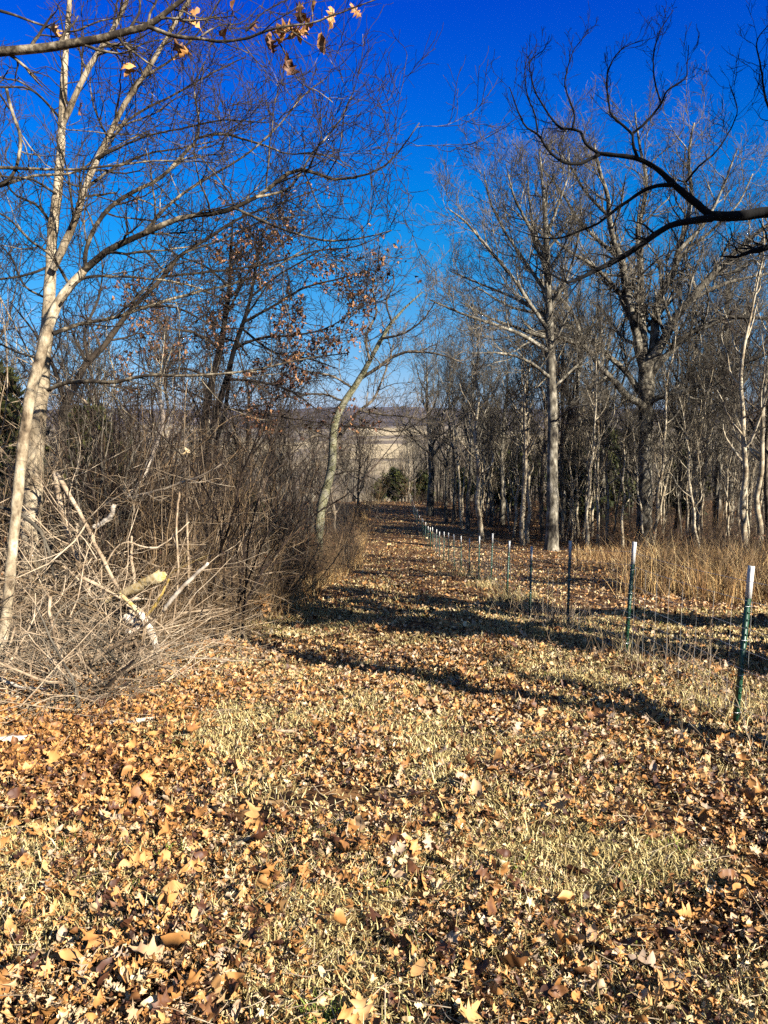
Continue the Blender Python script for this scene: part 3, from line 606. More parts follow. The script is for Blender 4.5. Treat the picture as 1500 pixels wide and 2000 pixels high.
# ---------------------------------------------------------------- tree templates for the woods
def tree_template(seed, H, r0, nl=13, ll=.34, a1=42, up=.12, k2=8, k3=5, k4=4, t0=.34, rmin=.006, wob=.03):
    rng = rs(seed)
    P = np.zeros((12,3)); P[:,2] = np.linspace(-.15, H*.93, 12); P[1:,:2] = np.cumsum(rng.randn(11,2)*wob*H/11*2, 0)
    Rd = r0*np.r_[1.35, 1.08, np.linspace(1, .12, 10)]
    P, Rd = resample(P, Rd, 26); tr = [(P[None], Rd[None], 9)]
    L1, r1 = grow(rng, P[None], Rd[None], nl, 0, a1, 12, rr=.62, wig=.11, up=up, tmin=t0, tmax=.97, lf=H*ll, tip=.22, ucurve=up*.8)
    # limbs shorten toward the top
    sc = np.clip(1.25-.8*(L1[:,0,2]/H), .3, 1)[:,None,None]; L1 = L1[:,:1]+(L1-L1[:,:1])*sc
    tr.append((L1, r1, 7))
    L2, r2 = grow(rng, L1, r1, k2, .55, 42, 8, rr=.5, wig=.16, up=.08, tip=.3, rmin=rmin, lmin=H*.03, ucurve=.05)
    L2b, r2b = grow(rng, P[None,14:], Rd[None,14:], 14, 0, 40, 8, rr=.4, wig=.15, up=.12, lf=H*.10, rmin=rmin)
    L2 = np.concatenate([L2, L2b]); r2 = np.concatenate([r2, r2b])
    L3, r3 = grow(rng, L2, r2, k3, .55, 40, 5, rr=.55, wig=.2, up=.07, tip=.4, rmin=rmin, lmin=H*.02)
    L4, r4 = grow(rng, L3, r3, k4, .6, 38, 4, rr=.7, wig=.2, up=.05, tip=.5, rmin=rmin*.8, lmin=H*.014)
    cr = [(L2, r2, 4), (L3, r3, 3), (L4, r4, 3)]
    V, F = tubes(tr); mt = mesh_np('trunk', V, F, smooth=True)
    V, F = tubes(cr); mc = mesh_np('crown', V, F)
    return mt, mc
def place(tpl, name, loc, rz, sc, label, group, mats, lean=(0,0), cat='tree'):
    z = float(ground(loc[0], loc[1]))
    t = empty(name, (loc[0], loc[1], z-.05), label, cat, group); t.rotation_euler = (lean[0], lean[1], rz)
    t.scale = (sc[0], sc[0], sc[1]) if isinstance(sc, tuple) else (sc, sc, sc)
    for nm, me, m in zip(('trunk','crown'), tpl, mats):
        if not me.materials: me.materials.append(m)
        o = bpy.data.objects.new(nm, me); COL.objects.link(o); o.parent = t
        if me.materials[0] != m: o.material_slots[0].link = 'OBJECT'; o.material_slots[0].material = m
    return t
TALL = [tree_template(100+i, 18, .17+.02*i, nl=13+i, ll=.36, a1=47, up=.10, rmin=.008) for i in range(4)]
WIDE = [tree_template(120+i, 18, .30, nl=16, ll=.44, a1=50, up=.11, t0=.34, rmin=.009, k4=5) for i in range(2)]
SAPL = [tree_template(140+i, 9, .055, nl=12, ll=.20, a1=40, up=.12, k2=5, k3=4, k4=2, t0=.25, rmin=.005, wob=.05) for i in range(4)]
SMAL = [tree_template(160+i, 9, .10, nl=14, ll=.38, a1=48, up=.08, k2=7, k3=5, k4=3, t0=.22, rmin=.006, wob=.05) for i in range(3)]
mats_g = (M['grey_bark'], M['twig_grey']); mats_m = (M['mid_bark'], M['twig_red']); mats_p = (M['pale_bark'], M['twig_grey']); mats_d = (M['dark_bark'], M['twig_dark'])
def at_px(px, Y): 
    h = CAM_Z-float(ground((px-750)/1500*Y, Y)); return ((px-750)/1500*(Y*CP+h*SP), Y)
rng = rs(31)
# wood edge trees seen one by one: px of the trunk, distance, template, size (width, height), bark, label
EDGE = [
 (1022,46,TALL[0],(.8,.80),mats_p,'pale double-stemmed tree behind the sixth fence post, left of the thick trunk'),
 (1031,47,SAPL[0],(2.0,1.5),mats_p,'thin white stem touching the right side of the pale double-stemmed tree'),
 (941,49,SAPL[2],(2.7,1.75),mats_p,'straight pale tree standing alone left of the double-stemmed one, beyond the fence'),
 (913,57,TALL[3],(.6,.85),mats_g,'slim pair-forming tree, right stem of the two slanting ones beside the far track'),
 (904,58,TALL[0],(.55,.8),mats_p,'slim pale tree slanting left, left stem of the two beside the far track'),
 (884,63,TALL[1],(.6,.85),mats_g,'slender grey tree close right of the stout far tree'),
 (872,64,TALL[2],(.6,.8),mats_g,'slender dark grey tree second right of the stout far tree'),
 (840,70,WIDE[1],(1.0,.86),mats_g,'stout grey tree at the far end of the fence where the wood begins'),
 (1145,42,SAPL[0],(1.6,1.5),mats_p,'thin pale sapling halfway between the thick pale trunk and the big oak'),
 (1167,44,SAPL[1],(1.5,1.4),mats_p,'thin bent pale sapling just left of the big oak trunk'),
 (1100,50,TALL[3],(.7,.9),mats_g,'grey tree close behind the thick pale trunk on its right'),
 (1062,48,TALL[1],(.7,.85),mats_m,'dark slim tree touching the thick pale trunk on its left'),
 (1316,50,TALL[0],(1.0,1.0),mats_d,'dark straight trunk first to the right of the big oak'),
 (1272,42,SAPL[2],(1.6,1.6),mats_p,'crooked white sapling rising in front of the big oak trunk, leaning right'),
 (1345,55,WIDE[0],(.7,.9),mats_g,'forked grey tree behind the tall dry grass'),
 (1365,52,TALL[2],(.7,.95),mats_m,'brown slim tree in the middle of the right hand wood'),
 (1392,48,TALL[3],(.7,1.0),mats_g,'grey tree with bent stem left of the two white trunks'),
 (1452,36,SAPL[1],(2.5,1.85),mats_p,'left one of the two white leaning trunks behind the tall grass'),
 (1474,37,SAPL[3],(2.4,1.9),mats_p,'right one of the two white leaning trunks behind the tall grass'),
 (1425,60,WIDE[1],(.8,1.0),mats_g,'broad crowned tree behind the two white trunks'),
 (980,62,WIDE[1],(.75,.82),mats_g,'rounded grey tree set back behind the straight pale tree'),
 (1120,62,WIDE[0],(.95,1.15),mats_g,'tall round crowned tree behind the left limbs of the big oak'),
 (1180,60,TALL[1],(1.1,1.2),mats_g,'tall grey tree directly behind the left half of the big oak'),
 (1400,72,WIDE[1],(1.15,1.35),mats_g,'tallest distant crown behind the right limbs of the big oak'),
 (800,86,SMAL[0],(.9,.9),mats_p,'small pale tree beside the dark cedar at the end of the track'),
]
for i, (px, Y, tp, sc, mm, lb) in enumerate(EDGE):
    lean = (0, R(6) if px in (1452,1474,1272) else (R(-6) if px == 904 else rng.randn()*.02))
    place(tp, 'bare_tree', at_px(px, Y), rng.rand()*.7+i*1.3, sc, lb, 'bare trees at the edge of the right hand wood', mm, lean)
def xedge(Y): return np.interp(Y, [30,38,42,49,58,71,88,130], [20,16.5,12,8.5,7.5,6,4,4])
mm_all = [mats_g, mats_g, mats_m, mats_p]
k = 0
while k < 72:
    Y = 38+92*rng.rand()**1.2; X = xedge(Y)+.8+(.62*Y-xedge(Y))*rng.rand()**.9
    if Y < 44 and X < 18: continue
    r = rng.rand(); tp = TALL[rng.randint(4)] if r < .6 else (WIDE[rng.randint(2)] if r < .75 else SAPL[rng.randint(4)])
    s = (.42+.36*rng.rand()) * (1.6 if tp in SAPL else 1); 
    place(tp, 'bare_tree', (X, Y), rng.rand()*6.28, (s, s*(1+.25*rng.rand())), 'slim bare tree crowded among many others deep in the right hand wood', 'bare trees deep in the right hand wood', mm_all[rng.randint(4)], (rng.randn()*.03, rng.randn()*.03)); k += 1
k = 0
while k < 85:
    Y = 34+60*rng.rand()**1.3; X = xedge(Y)+.3+(.6*Y-xedge(Y))*rng.rand()
    s = .45+.6*rng.rand()
    place(SAPL[rng.randint(4)], 'sapling', (X, Y), rng.rand()*6.28, (s*1.1, s), 'thin leafless sapling in the understorey of the right hand wood', 'saplings under the right hand wood', [mats_p, mats_g, mats_m, mats_p][rng.randint(4)], (rng.randn()*.08, rng.randn()*.08), 'sapling'); k += 1
rng = rs(33); k = 0
while k < 34:
    Y = 38+34*rng.rand(); X = xedge(Y)+.2+5*rng.rand()**1.5+(8*rng.rand() if rng.rand() < .4 else 0); s = .7+.7*rng.rand()
    place(SAPL[rng.randint(4)], 'sapling', (X, Y), rng.rand()*6.28, (s*1.35, s), 'slender white barked young tree at the front of the right hand wood', 'white barked young trees at the front of the wood', mats_p, (rng.randn()*.09, rng.randn()*.09), 'sapling'); k += 1
# left side: thicket trees behind the brush
def xl(Y): return np.interp(Y, [4.5,5.6,8,10,13,19,27,44,71,88,120], [-1.9,-2.0,-2.3,-2.1,-1.6,-1.55,-1.1,-1.4,-1.8,-1.7,-1.5])
LEFT = [(515,24,SMAL[1],(.9,.95),mats_d,'dark upright tree in the thicket midway between the leafy oak and the leaning tree'),
 (548,30,SMAL[0],(.8,.9),mats_m,'slim brown tree just left of the leaning tree'),(575,36,SMAL[2],(.9,.95),mats_d,'dark branching tree close behind the leaning tree'),
 (655,44,SMAL[1],(1.0,.9),mats_m,'brown tree to the right behind the leaning tree'),(700,62,SMAL[2],(1.1,1.0),mats_m,'far brown tree at the left side of the track end'),
 (330,26,SMAL[0],(1,1.05),mats_m,'brown tree left of the leafy oak clump'),(285,18,SAPL[1],(1.1,.75),mats_p,'pale thin tree rising above the brush pile'),
 (210,20,SAPL[2],(1.2,.85),mats_m,'thin brown tree above the small cedar on the left'),(30,16,SMAL[2],(.8,.95),mats_m,'brown tree by the cedar at the left edge'),
 (445,17,SAPL[0],(1.1,.62),mats_d,'thin dark tree right of the leafy oak trunks'),(610,50,SMAL[0],(1.0,.95),mats_g,'grey twiggy tree half hidden behind the leaning tree')]
for i, (px, Y, tp, sc, mm, lb) in enumerate(LEFT):
    place(tp, 'bare_tree', at_px(px, Y), i*2.1, sc, lb, 'bare trees of the left hand thicket', mm, (rng.randn()*.04, rng.randn()*.04))
k = 0
while k < 60:
    Y = 16+75*rng.rand()**1.1; X = xl(Y)-1.5-(.58*Y-3)*rng.rand()
    tp = (SMAL+SAPL)[rng.randint(7)]; s = (.6+.4*rng.rand())*(1 if Y > 28 else .75)
    place(tp, 'bare_tree', (X, Y), rng.rand()*6.28, (s, s), 'small leafless tree tangled in the left hand thicket', 'small trees tangled in the left hand thicket', [mats_m, mats_d, mats_g, mats_p][rng.randint(4)], (rng.randn()*.07, rng.randn()*.07)); k += 1
# trees standing outside the right edge: their shadows stripe the track
rng = rs(41)
OUT = [tree_template(180+i, 17, .26, nl=15, ll=.42, a1=48, up=.10, t0=.26, k2=6, k3=2, k4=1, rmin=.02) for i in range(3)]
for i, (X, Y, tp, s) in enumerate([(5.3,2.45,OUT[0],.55),(8.4,5.6,OUT[1],.8),(10.2,4.6,OUT[2],.8),(8.3,8.2,OUT[0],.75),(14.5,10.5,OUT[0],1.0),(19,16,OUT[1],1.0),(17,7,OUT[2],.9),(22,11,OUT[1],.95),(31,29,OUT[0],1.0),(24,27,OUT[1],.8),(13.5,14,OUT[1],.8)]):
    place(tp, 'bare_tree', (X, Y), rng.rand()*6.28, (s*1.1, s*1.0), 'tall bare tree outside the right edge, striping the track with shadow', 'bare trees outside the right edge', mats_g, (rng.randn()*.03, rng.randn()*.03))

# ---------------------------------------------------------------- cedars
def cedar(px, Y, H, W_, seed, label, dens=5200, at=None):
    rng = rs(seed); x, y = at or at_px(px, Y); z0 = float(ground(x, y))
    t = empty('cedar_tree', (x, y, z0), label, 'tree', 'cedar trees')
    P, Rd = resample([(0,0,-.1),(.03,0,H*.5),(0,.02,H*.97)], [W_*.035, W_*.025, .01], 20)
    tube_obj('trunk', [(P[None], Rd[None], 8)], M['mid_bark'], t)
    B, rb = grow(rng, P[None], Rd[None], 90, 0, 66, 7, rr=.3, wig=.1, up=.10, tmin=.06, lf=1)
    sc = (W_*.62*(1-B[:,0,2]/H)**.7+.06)[:,None,None]*(.75+.5*rng.rand(len(B)))[:,None,None]
    B = B[:,:1]+(B-B[:,:1])*sc
    tube_obj('branches', [(B, np.full(B.shape[:2], .008), 4)], M['twig_dark'], t)
    n = dens; bi = rng.randint(0, len(B), n); tt = rng.rand(n)**.6*5.99; k = tt.astype(int); f = (tt-k)[:,None]
    p = B[bi,k]*(1-f)+B[bi,k+1]*f + rng.randn(n,3)*W_*.045
    sz = W_*.055*(.5+rng.rand(n))
    spray = [(np.array([[0,-.12,0],[.5,-.22,.04],[1,0,.10],[.5,.22,-.04],[0,.12,0]]), np.array([[0,1,3],[0,3,4],[1,2,3]])), (np.array([[0,-.06,0],[.7,-.28,.1],[1.1,-.1,0],[.6,.02,0],[1.0,.25,.1],[.3,.2,0]]), np.array([[0,1,3],[1,2,3],[0,3,5],[3,4,5]]))]
    V, F, A = scatter(rng, spray, p, sz*1.6, .9, np.clip(rng.rand(n)*.75+.2*(p[:,2]/H), 0, 1))
    link('foliage', mesh_np('foliage', V, F, A), M['needle'], t)
cedar(-12, 12.5, 3.9, 2.6, 1, 'dense dark green cedar cut by the left edge behind the pale trunks', 9000)
cedar(190, 15, 3.7, 2.1, 2, 'small sunlit cedar rising above the brush pile', 5000)
cedar(483, 19, 2.2, 1.5, 3, 'low cedar bush in shade of the left hand thicket', 3000)
cedar(770, 91, 3.7, 3.3, 4, 'round dark cedar closing the far end of the track', 7000)
cedar(741, 96, 2.6, 2.4, 5, 'low dark cedar left of the round one at the track end', 4000)
cedar(1118, 56, 6.5, 3.6, 6, 'tall dark cedar in the wood behind the thick pale trunk')
cedar(1180, 64, 7.5, 4.5, 7, 'dark cedar in the wood left of the big oak')
cedar(985, 70, 5.5, 4.2, 8, 'dark cedar deep in the wood behind the straight pale tree')
cedar(1010, 84, 7, 5, 9, 'farthest dark cedar in the wood, right of the straight pale tree')
cedar(1330, 66, 6, 4.5, 10, 'dark cedar in the wood right of the big oak')
cedar(905, 92, 3.6, 3.2, 11, 'dark cedar beyond the far end of the fence')
cedar(822, 100, 4, 3.2, 12, 'dark cedar just right of the track end')

cx = cedar(750, 3, 9.8, 2.0, 13, 'tall narrow cedar added unseen outside the right edge to cast the broad shadow band', 12000, at=(9.5, 2.3))  # unseen cedars added beside the frame to throw a solid shadow band
cedar(750, 3, 7.5, 1.6, 14, 'second unseen narrow cedar added outside the right edge', 9000, at=(11.6, 5.4))
# ---------------------------------------------------------------- wire fence on green T-posts
FX = 2.55
fence = empty('wire_fence', (FX, 5.3, float(ground(FX, 5.3))), 'long woven wire fence on green steel posts with white tops, running down beside the track', 'fence')
pm, pnt, pb = mat_base('green painted steel', .45, .5)
pn = pnt.nodes.new('ShaderNodeTexNoise'); pn.inputs['Scale'].default_value = 14; pn.inputs['Detail'].default_value = 4
prp = ramp(pnt, [(.35,(.003,.030,.013)),(.6,(.005,.055,.024)),(.74,(.035,.03,.018))]); pnt.links.new(pn.outputs[0], prp.inputs[0]); pnt.links.new(prp.outputs[0], pb.inputs['Base Color'])
wm, wnt, wb = mat_base('white painted steel', .5, .4)
wn = wnt.nodes.new('ShaderNodeTexNoise'); wn.inputs['Scale'].default_value = 25; wrp = ramp(wnt, [(.38,(.30,.28,.24)),(.48,(.55,.54,.5)),(.6,(.66,.66,.63))]); wnt.links.new(wn.outputs[0], wrp.inputs[0]); wnt.links.new(wrp.outputs[0], wb.inputs['Base Color'])
gm, gnt, gb2 = mat_base('galvanised wire', .35, .5); gb2.inputs['Metallic'].default_value = .7; gb2.inputs['Base Color'].default_value = (.55,.55,.52,1)
def boxes(L):
    V, F = [], []
    for x0,x1,y0,y1,z0,z1 in L:
        o = len(V); V += [(x,y,z) for z in (z0,z1) for y in (y0,y1) for x in (x0,x1)]
        F += [tuple(o+i for i in f) for f in ((0,2,3,1),(4,5,7,6),(0,1,5,4),(2,6,7,3),(0,4,6,2),(1,3,7,5))]
    return np.array(V, float), np.array(F)
PH, CAPH = 1.22, .235
def post_mesh(z0, z1, g, studs):
    L = [(-.0150-g,.0150+g,-.005-g,.0-0*g,z0,z1), (-.004-g,.004+g,.0005,.036+g,z0,z1-.001)]
    if studs: L += [(-.008,.008,-.012,-.0055,z,z+.014) for z in np.arange(.12, z1-.03, .054)]
    return boxes(L)
me_post = mesh_np('fence_post', *post_mesh(-.25, PH-CAPH, 0, True)); me_cap = mesh_np('white_top', *post_mesh(PH-CAPH+.001, PH, .0012, False))
me_clip = mesh_np('wire_clip', *tubes([(np.array([[(-.03,-.004,0),(-.022,-.013,0),(.022,-.013,.002),(.028,.004,.003),(.012,.012,.002)]], float), np.full((1,5),.0022), 5)]))
FY = [5.35,7.83,10.35,12.8,15.25,17.75,20.3,22.8,25.3,27.8,30.3,32.8,35.3,37.8,40.3,42.8,45.3,47.8,50.3,52.8,55.5,58.5,61.5,64.5,67.5,70.5,73.5,76.5,79.5,82.5]
fpos = []
rng = rs(51)
def fx(y): return float(np.interp(y, [5.35,7.8,10.3,12.6,15.2,23,44,60,85], [2.57,2.55,2.55,2.5,2.5,2.58,2.62,2.6,2.9]))
for i, y in enumerate(FY):
    x = fx(y); z = float(ground(x, y))
    p = bpy.data.objects.new('fence_post', me_post); COL.objects.link(p); p.parent = fence
    if not me_post.materials: me_post.materials.append(pm); me_cap.materials.append(wm); me_clip.materials.append(gm)
    ln = [(.0,.045),(.02,.03),(0,.0),(.0,.0)][i] if i < 4 else (rng.randn()*.02, rng.randn()*.02)
    p.location = Vector((x, y, z))-fence.location; p.rotation_euler = (ln[0], ln[1], rng.randn()*.12+.35)
    c = bpy.data.objects.new('white_top', me_cap); COL.objects.link(c); c.parent = p
    if y < 26:
        for zc in (.14, .42, .68, .93) if i < 4 else (.42, .9):
            q = bpy.data.objects.new('wire_clip', me_clip); COL.objects.link(q); q.parent = p; q.location = (0,0,zc); q.rotation_euler = (0,0,rng.randn()*.1)
    fpos.append((x+.0, y, z))
lv = []; fp = np.array([(fx(-1.), 0.0, float(ground(2.55, 0)))]+fpos)
for hz in (.06,.2,.34,.48,.62,.78,.98,1.12):
    P = []
    for a, b in zip(fp[:-1], fp[1:]):
        for t in (0,.33,.67): 
            q = a+(b-a)*t; P.append((q[0]-.016, q[1], q[2]+hz-.015*math.sin(t*math.pi)))
    lv.append((np.array([P])-np.array(fence.location), np.full((1,len(P)), .0016), 4))
Vs = []
for y in np.arange(1.0, 40, .30):
    x = float(np.interp(y, fp[:,1], fp[:,0])); z = float(np.interp(y, fp[:,1], fp[:,2])); Vs.append([(x-.016,y,z+.05),(x-.014,y,z+.5),(x-.016,y,z+.98)])
lv.append((np.array(Vs)-np.array(fence.location), np.full((len(Vs),3), .0013), 3))
tube_obj('woven_wire', lv, gm, fence)

# ---------------------------------------------------------------- shrubs of the left thicket
def shrub_template(seed, H, ns, spread, arch, r=.007, k2=6, k3=3, lr=.4):
    rng = rs(seed)
    base = np.zeros((ns,3)); base[:,:2] = rng.randn(ns,2)*.14; a = rng.rand(ns)*6.283; l = np.abs(rng.randn(ns))*spread
    d = np.stack([np.cos(a)*l, np.sin(a)*l, np.ones(ns)], 1)
    P = walk(rng, base, d, H*(.6+.6*rng.rand(ns)), 12, .11, .06, -arch); Rd = (r*(.6+.9*rng.rand(ns)))[:,None]*np.linspace(1,.3,12)[None]
    P2, r2 = grow(rng, P, Rd, k2, lr, 45, 7, rr=.6, wig=.16, up=.05, tmin=.2, ucurve=-arch*.4)
    P3, r3 = grow(rng, P2, r2, k3, .5, 45, 5, rr=.7, wig=.2, up=.02, rmin=.0022)
    V, F = tubes([(P, Rd, 5)]); ms = mesh_np('stems', V, F, smooth=True)
    V, F = tubes([(P2, r2, 4), (P3, r3, 3)]); return ms, mesh_np('twigs', V, F)
SHR = [shrub_template(200, 2.4, 14, .4, .05, .010, 5, 3), shrub_template(201, 2.0, 18, .7, .30, .008, 5, 2), shrub_template(202, 3.0, 10, .35, .03, .013, 7, 3), shrub_template(203, 1.7, 20, .9, .45, .007, 5, 2), shrub_template(204, 2.8, 14, .5, .12, .011, 6, 3)]
def shrub(tp, loc, rz, s, label, group, m, cat='shrub', name='bare_shrub'):
    t = empty(name, (loc[0], loc[1], float(ground(*loc))-.03), label, cat, group); t.rotation_euler = (0,0,rz); t.scale = (s,s,s)
    for nm, me in zip(('stems','twigs'), tp):
        if not me.materials: me.materials.append(m)
        o = bpy.data.objects.new(nm, me); COL.objects.link(o); o.parent = t
        if me.materials[0] != m: o.material_slots[0].link = 'OBJECT'; o.material_slots[0].material = m
rng = rs(61); k = 0
while k < 150:
    Y = 8.8+60*rng.rand()**1.7; dd = rng.rand()**1.5; X = xl(Y)-.35-dd*(.56*Y-1.2)
    far = Y > 22
    if Y < 28 and abs(X/Y*1450+750-625) < 42*(1+4/Y): k += 1; continue
    m = [M['twig_tan'], M['twig_red'], M['twig_grey'], M['twig_red'], M['twig_tan']][rng.randint(5 if Y < 18 else 3)]
    if k % 3 == 0 and not far: lb, g = 'tan tangle of bramble and bare stems in the left hand thicket', 'bramble shrubs in the left thicket'
    elif far: lb, g = 'bare brown shrub lining the left side of the track far down', 'shrubs far down the left side'
    else: lb, g = 'leafless twiggy shrub crowded behind the brush pile', 'shrubs behind the brush pile'
    shrub(SHR[rng.randint(5)], (X, Y), rng.rand()*6.28, (.75+.45*rng.rand())*(1 if not far else 1.15), lb, g, m); k += 1
for i, (px, Y, t_, s, lb) in enumerate([(676,24.5,2,.78,'upright pale sapling shrub standing at the track edge right of the leaning tree'),(660,22,4,.6,'tan shrub right beside the foot of the leaning tree'),(430,11.5,1,1.0,'arching pale bramble in front of the low cedar'),(525,13,0,.8,'brown shrub left of the track where the shade begins'),(695,33,4,.8,'low bare shrub leaning toward the track beyond the leaning tree'),(712,50,4,.9,'tawny shrub narrowing the track on its left, far down'),(722,80,2,1.3,'brown shrub left of the round cedar at the track end'),(738,86,0,1.2,'twiggy shrub in front of the cedars at the track end'),(800,84,4,1.2,'brown shrub right of the round cedar at the track end'),(775,97,2,1.6,'bare shrub rising behind the round cedar'),(718,70,2,1.3,'tall brown shrub leaning over the left of the track near its end')]):
    shrub(SHR[t_], at_px(px, Y), i*1.7, s, lb, 'shrubs along the left side of the track', M['twig_pale'] if i in (0,2) else M['twig_tan'])
rng = rs(63)
for k in range(18):
    Y = 9.2+4.5*rng.rand(); px = 90+380*rng.rand(); x, y = at_px(px, Y)
    shrub(SHR[rng.randint(5)], (x, y), rng.rand()*6.28, .85+.4*rng.rand(), 'tall brown and tan stems arching up directly behind the brush pile', 'arching shrubs directly behind the brush pile', [M['twig_tan'], M['twig_red'], M['twig_tan'], M['twig_red']][rng.randint(4)])
# right hand wood undergrowth shrubs
k = 0
while k < 60:
    Y = 30+45*rng.rand(); X = xedge(Y)+(.58*Y-xedge(Y))*rng.rand()-.6
    shrub(SHR[rng.randint(5)], (X, Y), rng.rand()*6.28, .6+.6*rng.rand(), 'low reddish brown shrub under the right hand wood', 'shrubs under the right hand wood', [M['twig_red'], M['twig_tan'], M['twig_grey']][rng.randint(3)]); k += 1
# dead stems that fill the thicket: beyond counting
def stems(n, Xf, y0, y1, h0, h1, mat, label, r=.0035, p=1.4, lean=.35, seed=0):
    rng = rs(seed); Y = y0+(y1-y0)*rng.rand(n)**p; X = Xf(Y, rng)
    base = np.stack([X, Y, ground(X, Y)-.03], 1); d = np.concatenate([rng.randn(n,2)*lean, np.ones((n,1))], 1)
    P = walk(rng, base, d, h0+(h1-h0)*rng.rand(n), 6, .16, 0); Rd = (r*(.5+rng.rand(n))*(1+Y/45))[:,None]*np.linspace(1,.35,6)[None]
    Q, q = grow(rng, P, Rd, 3, .45, 45, 4, rr=.7, wig=.2, up=.05, rmin=.001)
    return setp(tube_obj('undergrowth', [(P, Rd, 3), (Q, q, 3)], mat), label, 'undergrowth', kind='stuff')
stems(7000, lambda Y, g: xl(Y)-.15-(g.rand(len(Y))**1.3)*(.56*Y-1.0), 8.2, 75, .5, 1.7, M['twig_red'], 'dense dark dead stems filling the left hand thicket', seed=1)
stems(5500, lambda Y, g: xl(Y)-.0-(g.rand(len(Y))**1.6)*(.5*Y-1.0), 7.8, 40, .4, 1.5, M['twig_tan'], 'tan weed stalks in front of the left hand thicket', .0028, 1.2, seed=2)
stems(9000, lambda Y, g: xedge(Y)-1+g.rand(len(Y))*(.62*Y-xedge(Y)+1), 31, 95, .5, 1.8, M['twig_red'], 'brown undergrowth under the right hand wood', .005, 1.2, seed=3)
def leaves_in(n, Xf, y0, y1, z1, size, seed, label, mat):
    rng = rs(seed); Y = y0+(y1-y0)*rng.rand(n)**1.3; X = Xf(Y, rng); Z = ground(X, Y)+rng.rand(n)**1.8*z1
    V, F, A = scatter(rng, TS, np.stack([X,Y,Z],1), size*(.6+.8*rng.rand(n))*(1+Y/50), 1.2, rng.rand(n)*.8)
    setp(link('dead_leaves', mesh_np('dead_leaves', V, F, A), mat), label, 'dead leaves', kind='stuff')
leaves_in(9000, lambda Y, g: xl(Y)-.1-(g.rand(len(Y))**1.2)*(.56*Y-1.0), 8.5, 60, 1.2, .055, 71, 'brown leaves caught among the stems of the left hand thicket', M['copper_leaf'])
leaves_in(3500, lambda Y, g: xedge(Y)-1+g.rand(len(Y))*(.6*Y-xedge(Y)), 32, 80, 1.0, .07, 72, 'brown leaves caught in the undergrowth of the right hand wood', M['copper_leaf'])

# ---------------------------------------------------------------- tall golden grass on the right, pale tufts by the fence
def grass_patch(n, X, Y, h, wd, label, mat, lean=.35, seed=0, kind='stuff', name='tall_grass'):
    rng = rs(seed); r = rng.rand(len(X))
    V, F, A = blades(rng, np.stack([X, Y, ground(X, Y)-.03], 1), h, wd, lean, r, 1.3)
    return setp(link(name, mesh_np(name, V, F, A), mat), label, 'grass', kind=kind)
rng = rs(81); n = 20000
Y = 13.4+13*rng.rand(n); X = .335*Y+.1+.30*Y*rng.rand(n); Y = Y+1.6*vnoise(X, X*0, 1.1, 2); cl = vnoise(X, Y, .8, 9)
kp = rng.rand(n) < np.clip((cl-.25)*2.3, .04, 1); X, Y = X[kp], Y[kp]; X += rng.randn(len(X))*.05
hh = (.45+.75*rng.rand(len(X)))*(.75+.5*vnoise(X, Y, 1.7, 3))*np.where(X < .38*Y, 1.2, 1.)*(.6+.8*vnoise(X, Y, .6, 6))
grass_patch(len(X), X, Y, hh, .005+.006*rng.rand(len(X)), 'stand of tall tawny dead grass along the right edge of the wood', M['golden'], .38, 1)
stems(900, lambda Y, g: (.32+.3*g.rand(len(Y)))*Y, 14.2, 26, .7, 1.6, M['twig_tan'], 'weed stalks and bramble rising through the tall grass', .004, 1, .5, seed=5)
n = 4500; Y = 26+16*rng.rand(n); X = .25*Y+.36*Y*rng.rand(n)
grass_patch(n, X, Y, .3+.5*rng.rand(n), .009+.006*rng.rand(n), 'thin rusty grass between the tall stand and the wood', M['golden'], .5, 2)
n = 5000; Y = 12+60*rng.rand(n)**1.3; X = xl(Y)+.25-.6*rng.rand(n)
grass_patch(n, X, Y, .18+.45*rng.rand(n), .005+.0003*Y, 'dry grass fringe between the track and the left hand thicket', M['golden'], .6, 3)
def tuft(x, y, n, h, label, group='dry grass tufts by the fence', mat=None, spread=.12):
    rng = rs(int(abs(x*100+y*31))); X = rng.randn(n)*spread; Yy = rng.randn(n)*spread
    z = ground(x+X, y+Yy)-float(ground(x, y))
    V, F, A = blades(rng, np.stack([X, Yy, z-.02], 1), h*(.4+.7*rng.rand(n)), .004+.003*rng.rand(n), .55, rng.rand(n)*.8, 1.4)
    o = link('grass_tuft', mesh_np('grass_tuft', V, F, A), mat or M['straw']); o.location = (x, y, float(ground(x, y)))
    setp(o, label, 'grass tuft', group)
for px, Y, n, h, sp_, lb in [(1000,14.9,420,.45,.26,'largest pale tuft, at the foot of the fifth post from the camera'),(1118,10.6,150,.28,.12,'wispy tuft at the foot of the third post from the camera'),(1235,8.0,110,.3,.14,'thin pale tuft around the second post from the camera'),(1455,5.5,120,.3,.16,'thin tuft around the foot of the nearest post'),(950,17.5,220,.35,.25,'brown tuft in the shade behind the fifth post'),(905,24,260,.5,.4,'dark shaggy tuft under the far posts'),(1180,9.3,60,.3,.2,'few stiff straw stalks between the second and third posts'),(590,12.6,130,.42,.25,'tawny tuft where shade meets the left thicket'),(728,84,260,.9,.9,'sunlit pale tuft at the far left end of the track')]:
    x, y = at_px(px, Y); tuft(x, y, n, h, lb, spread=sp_)

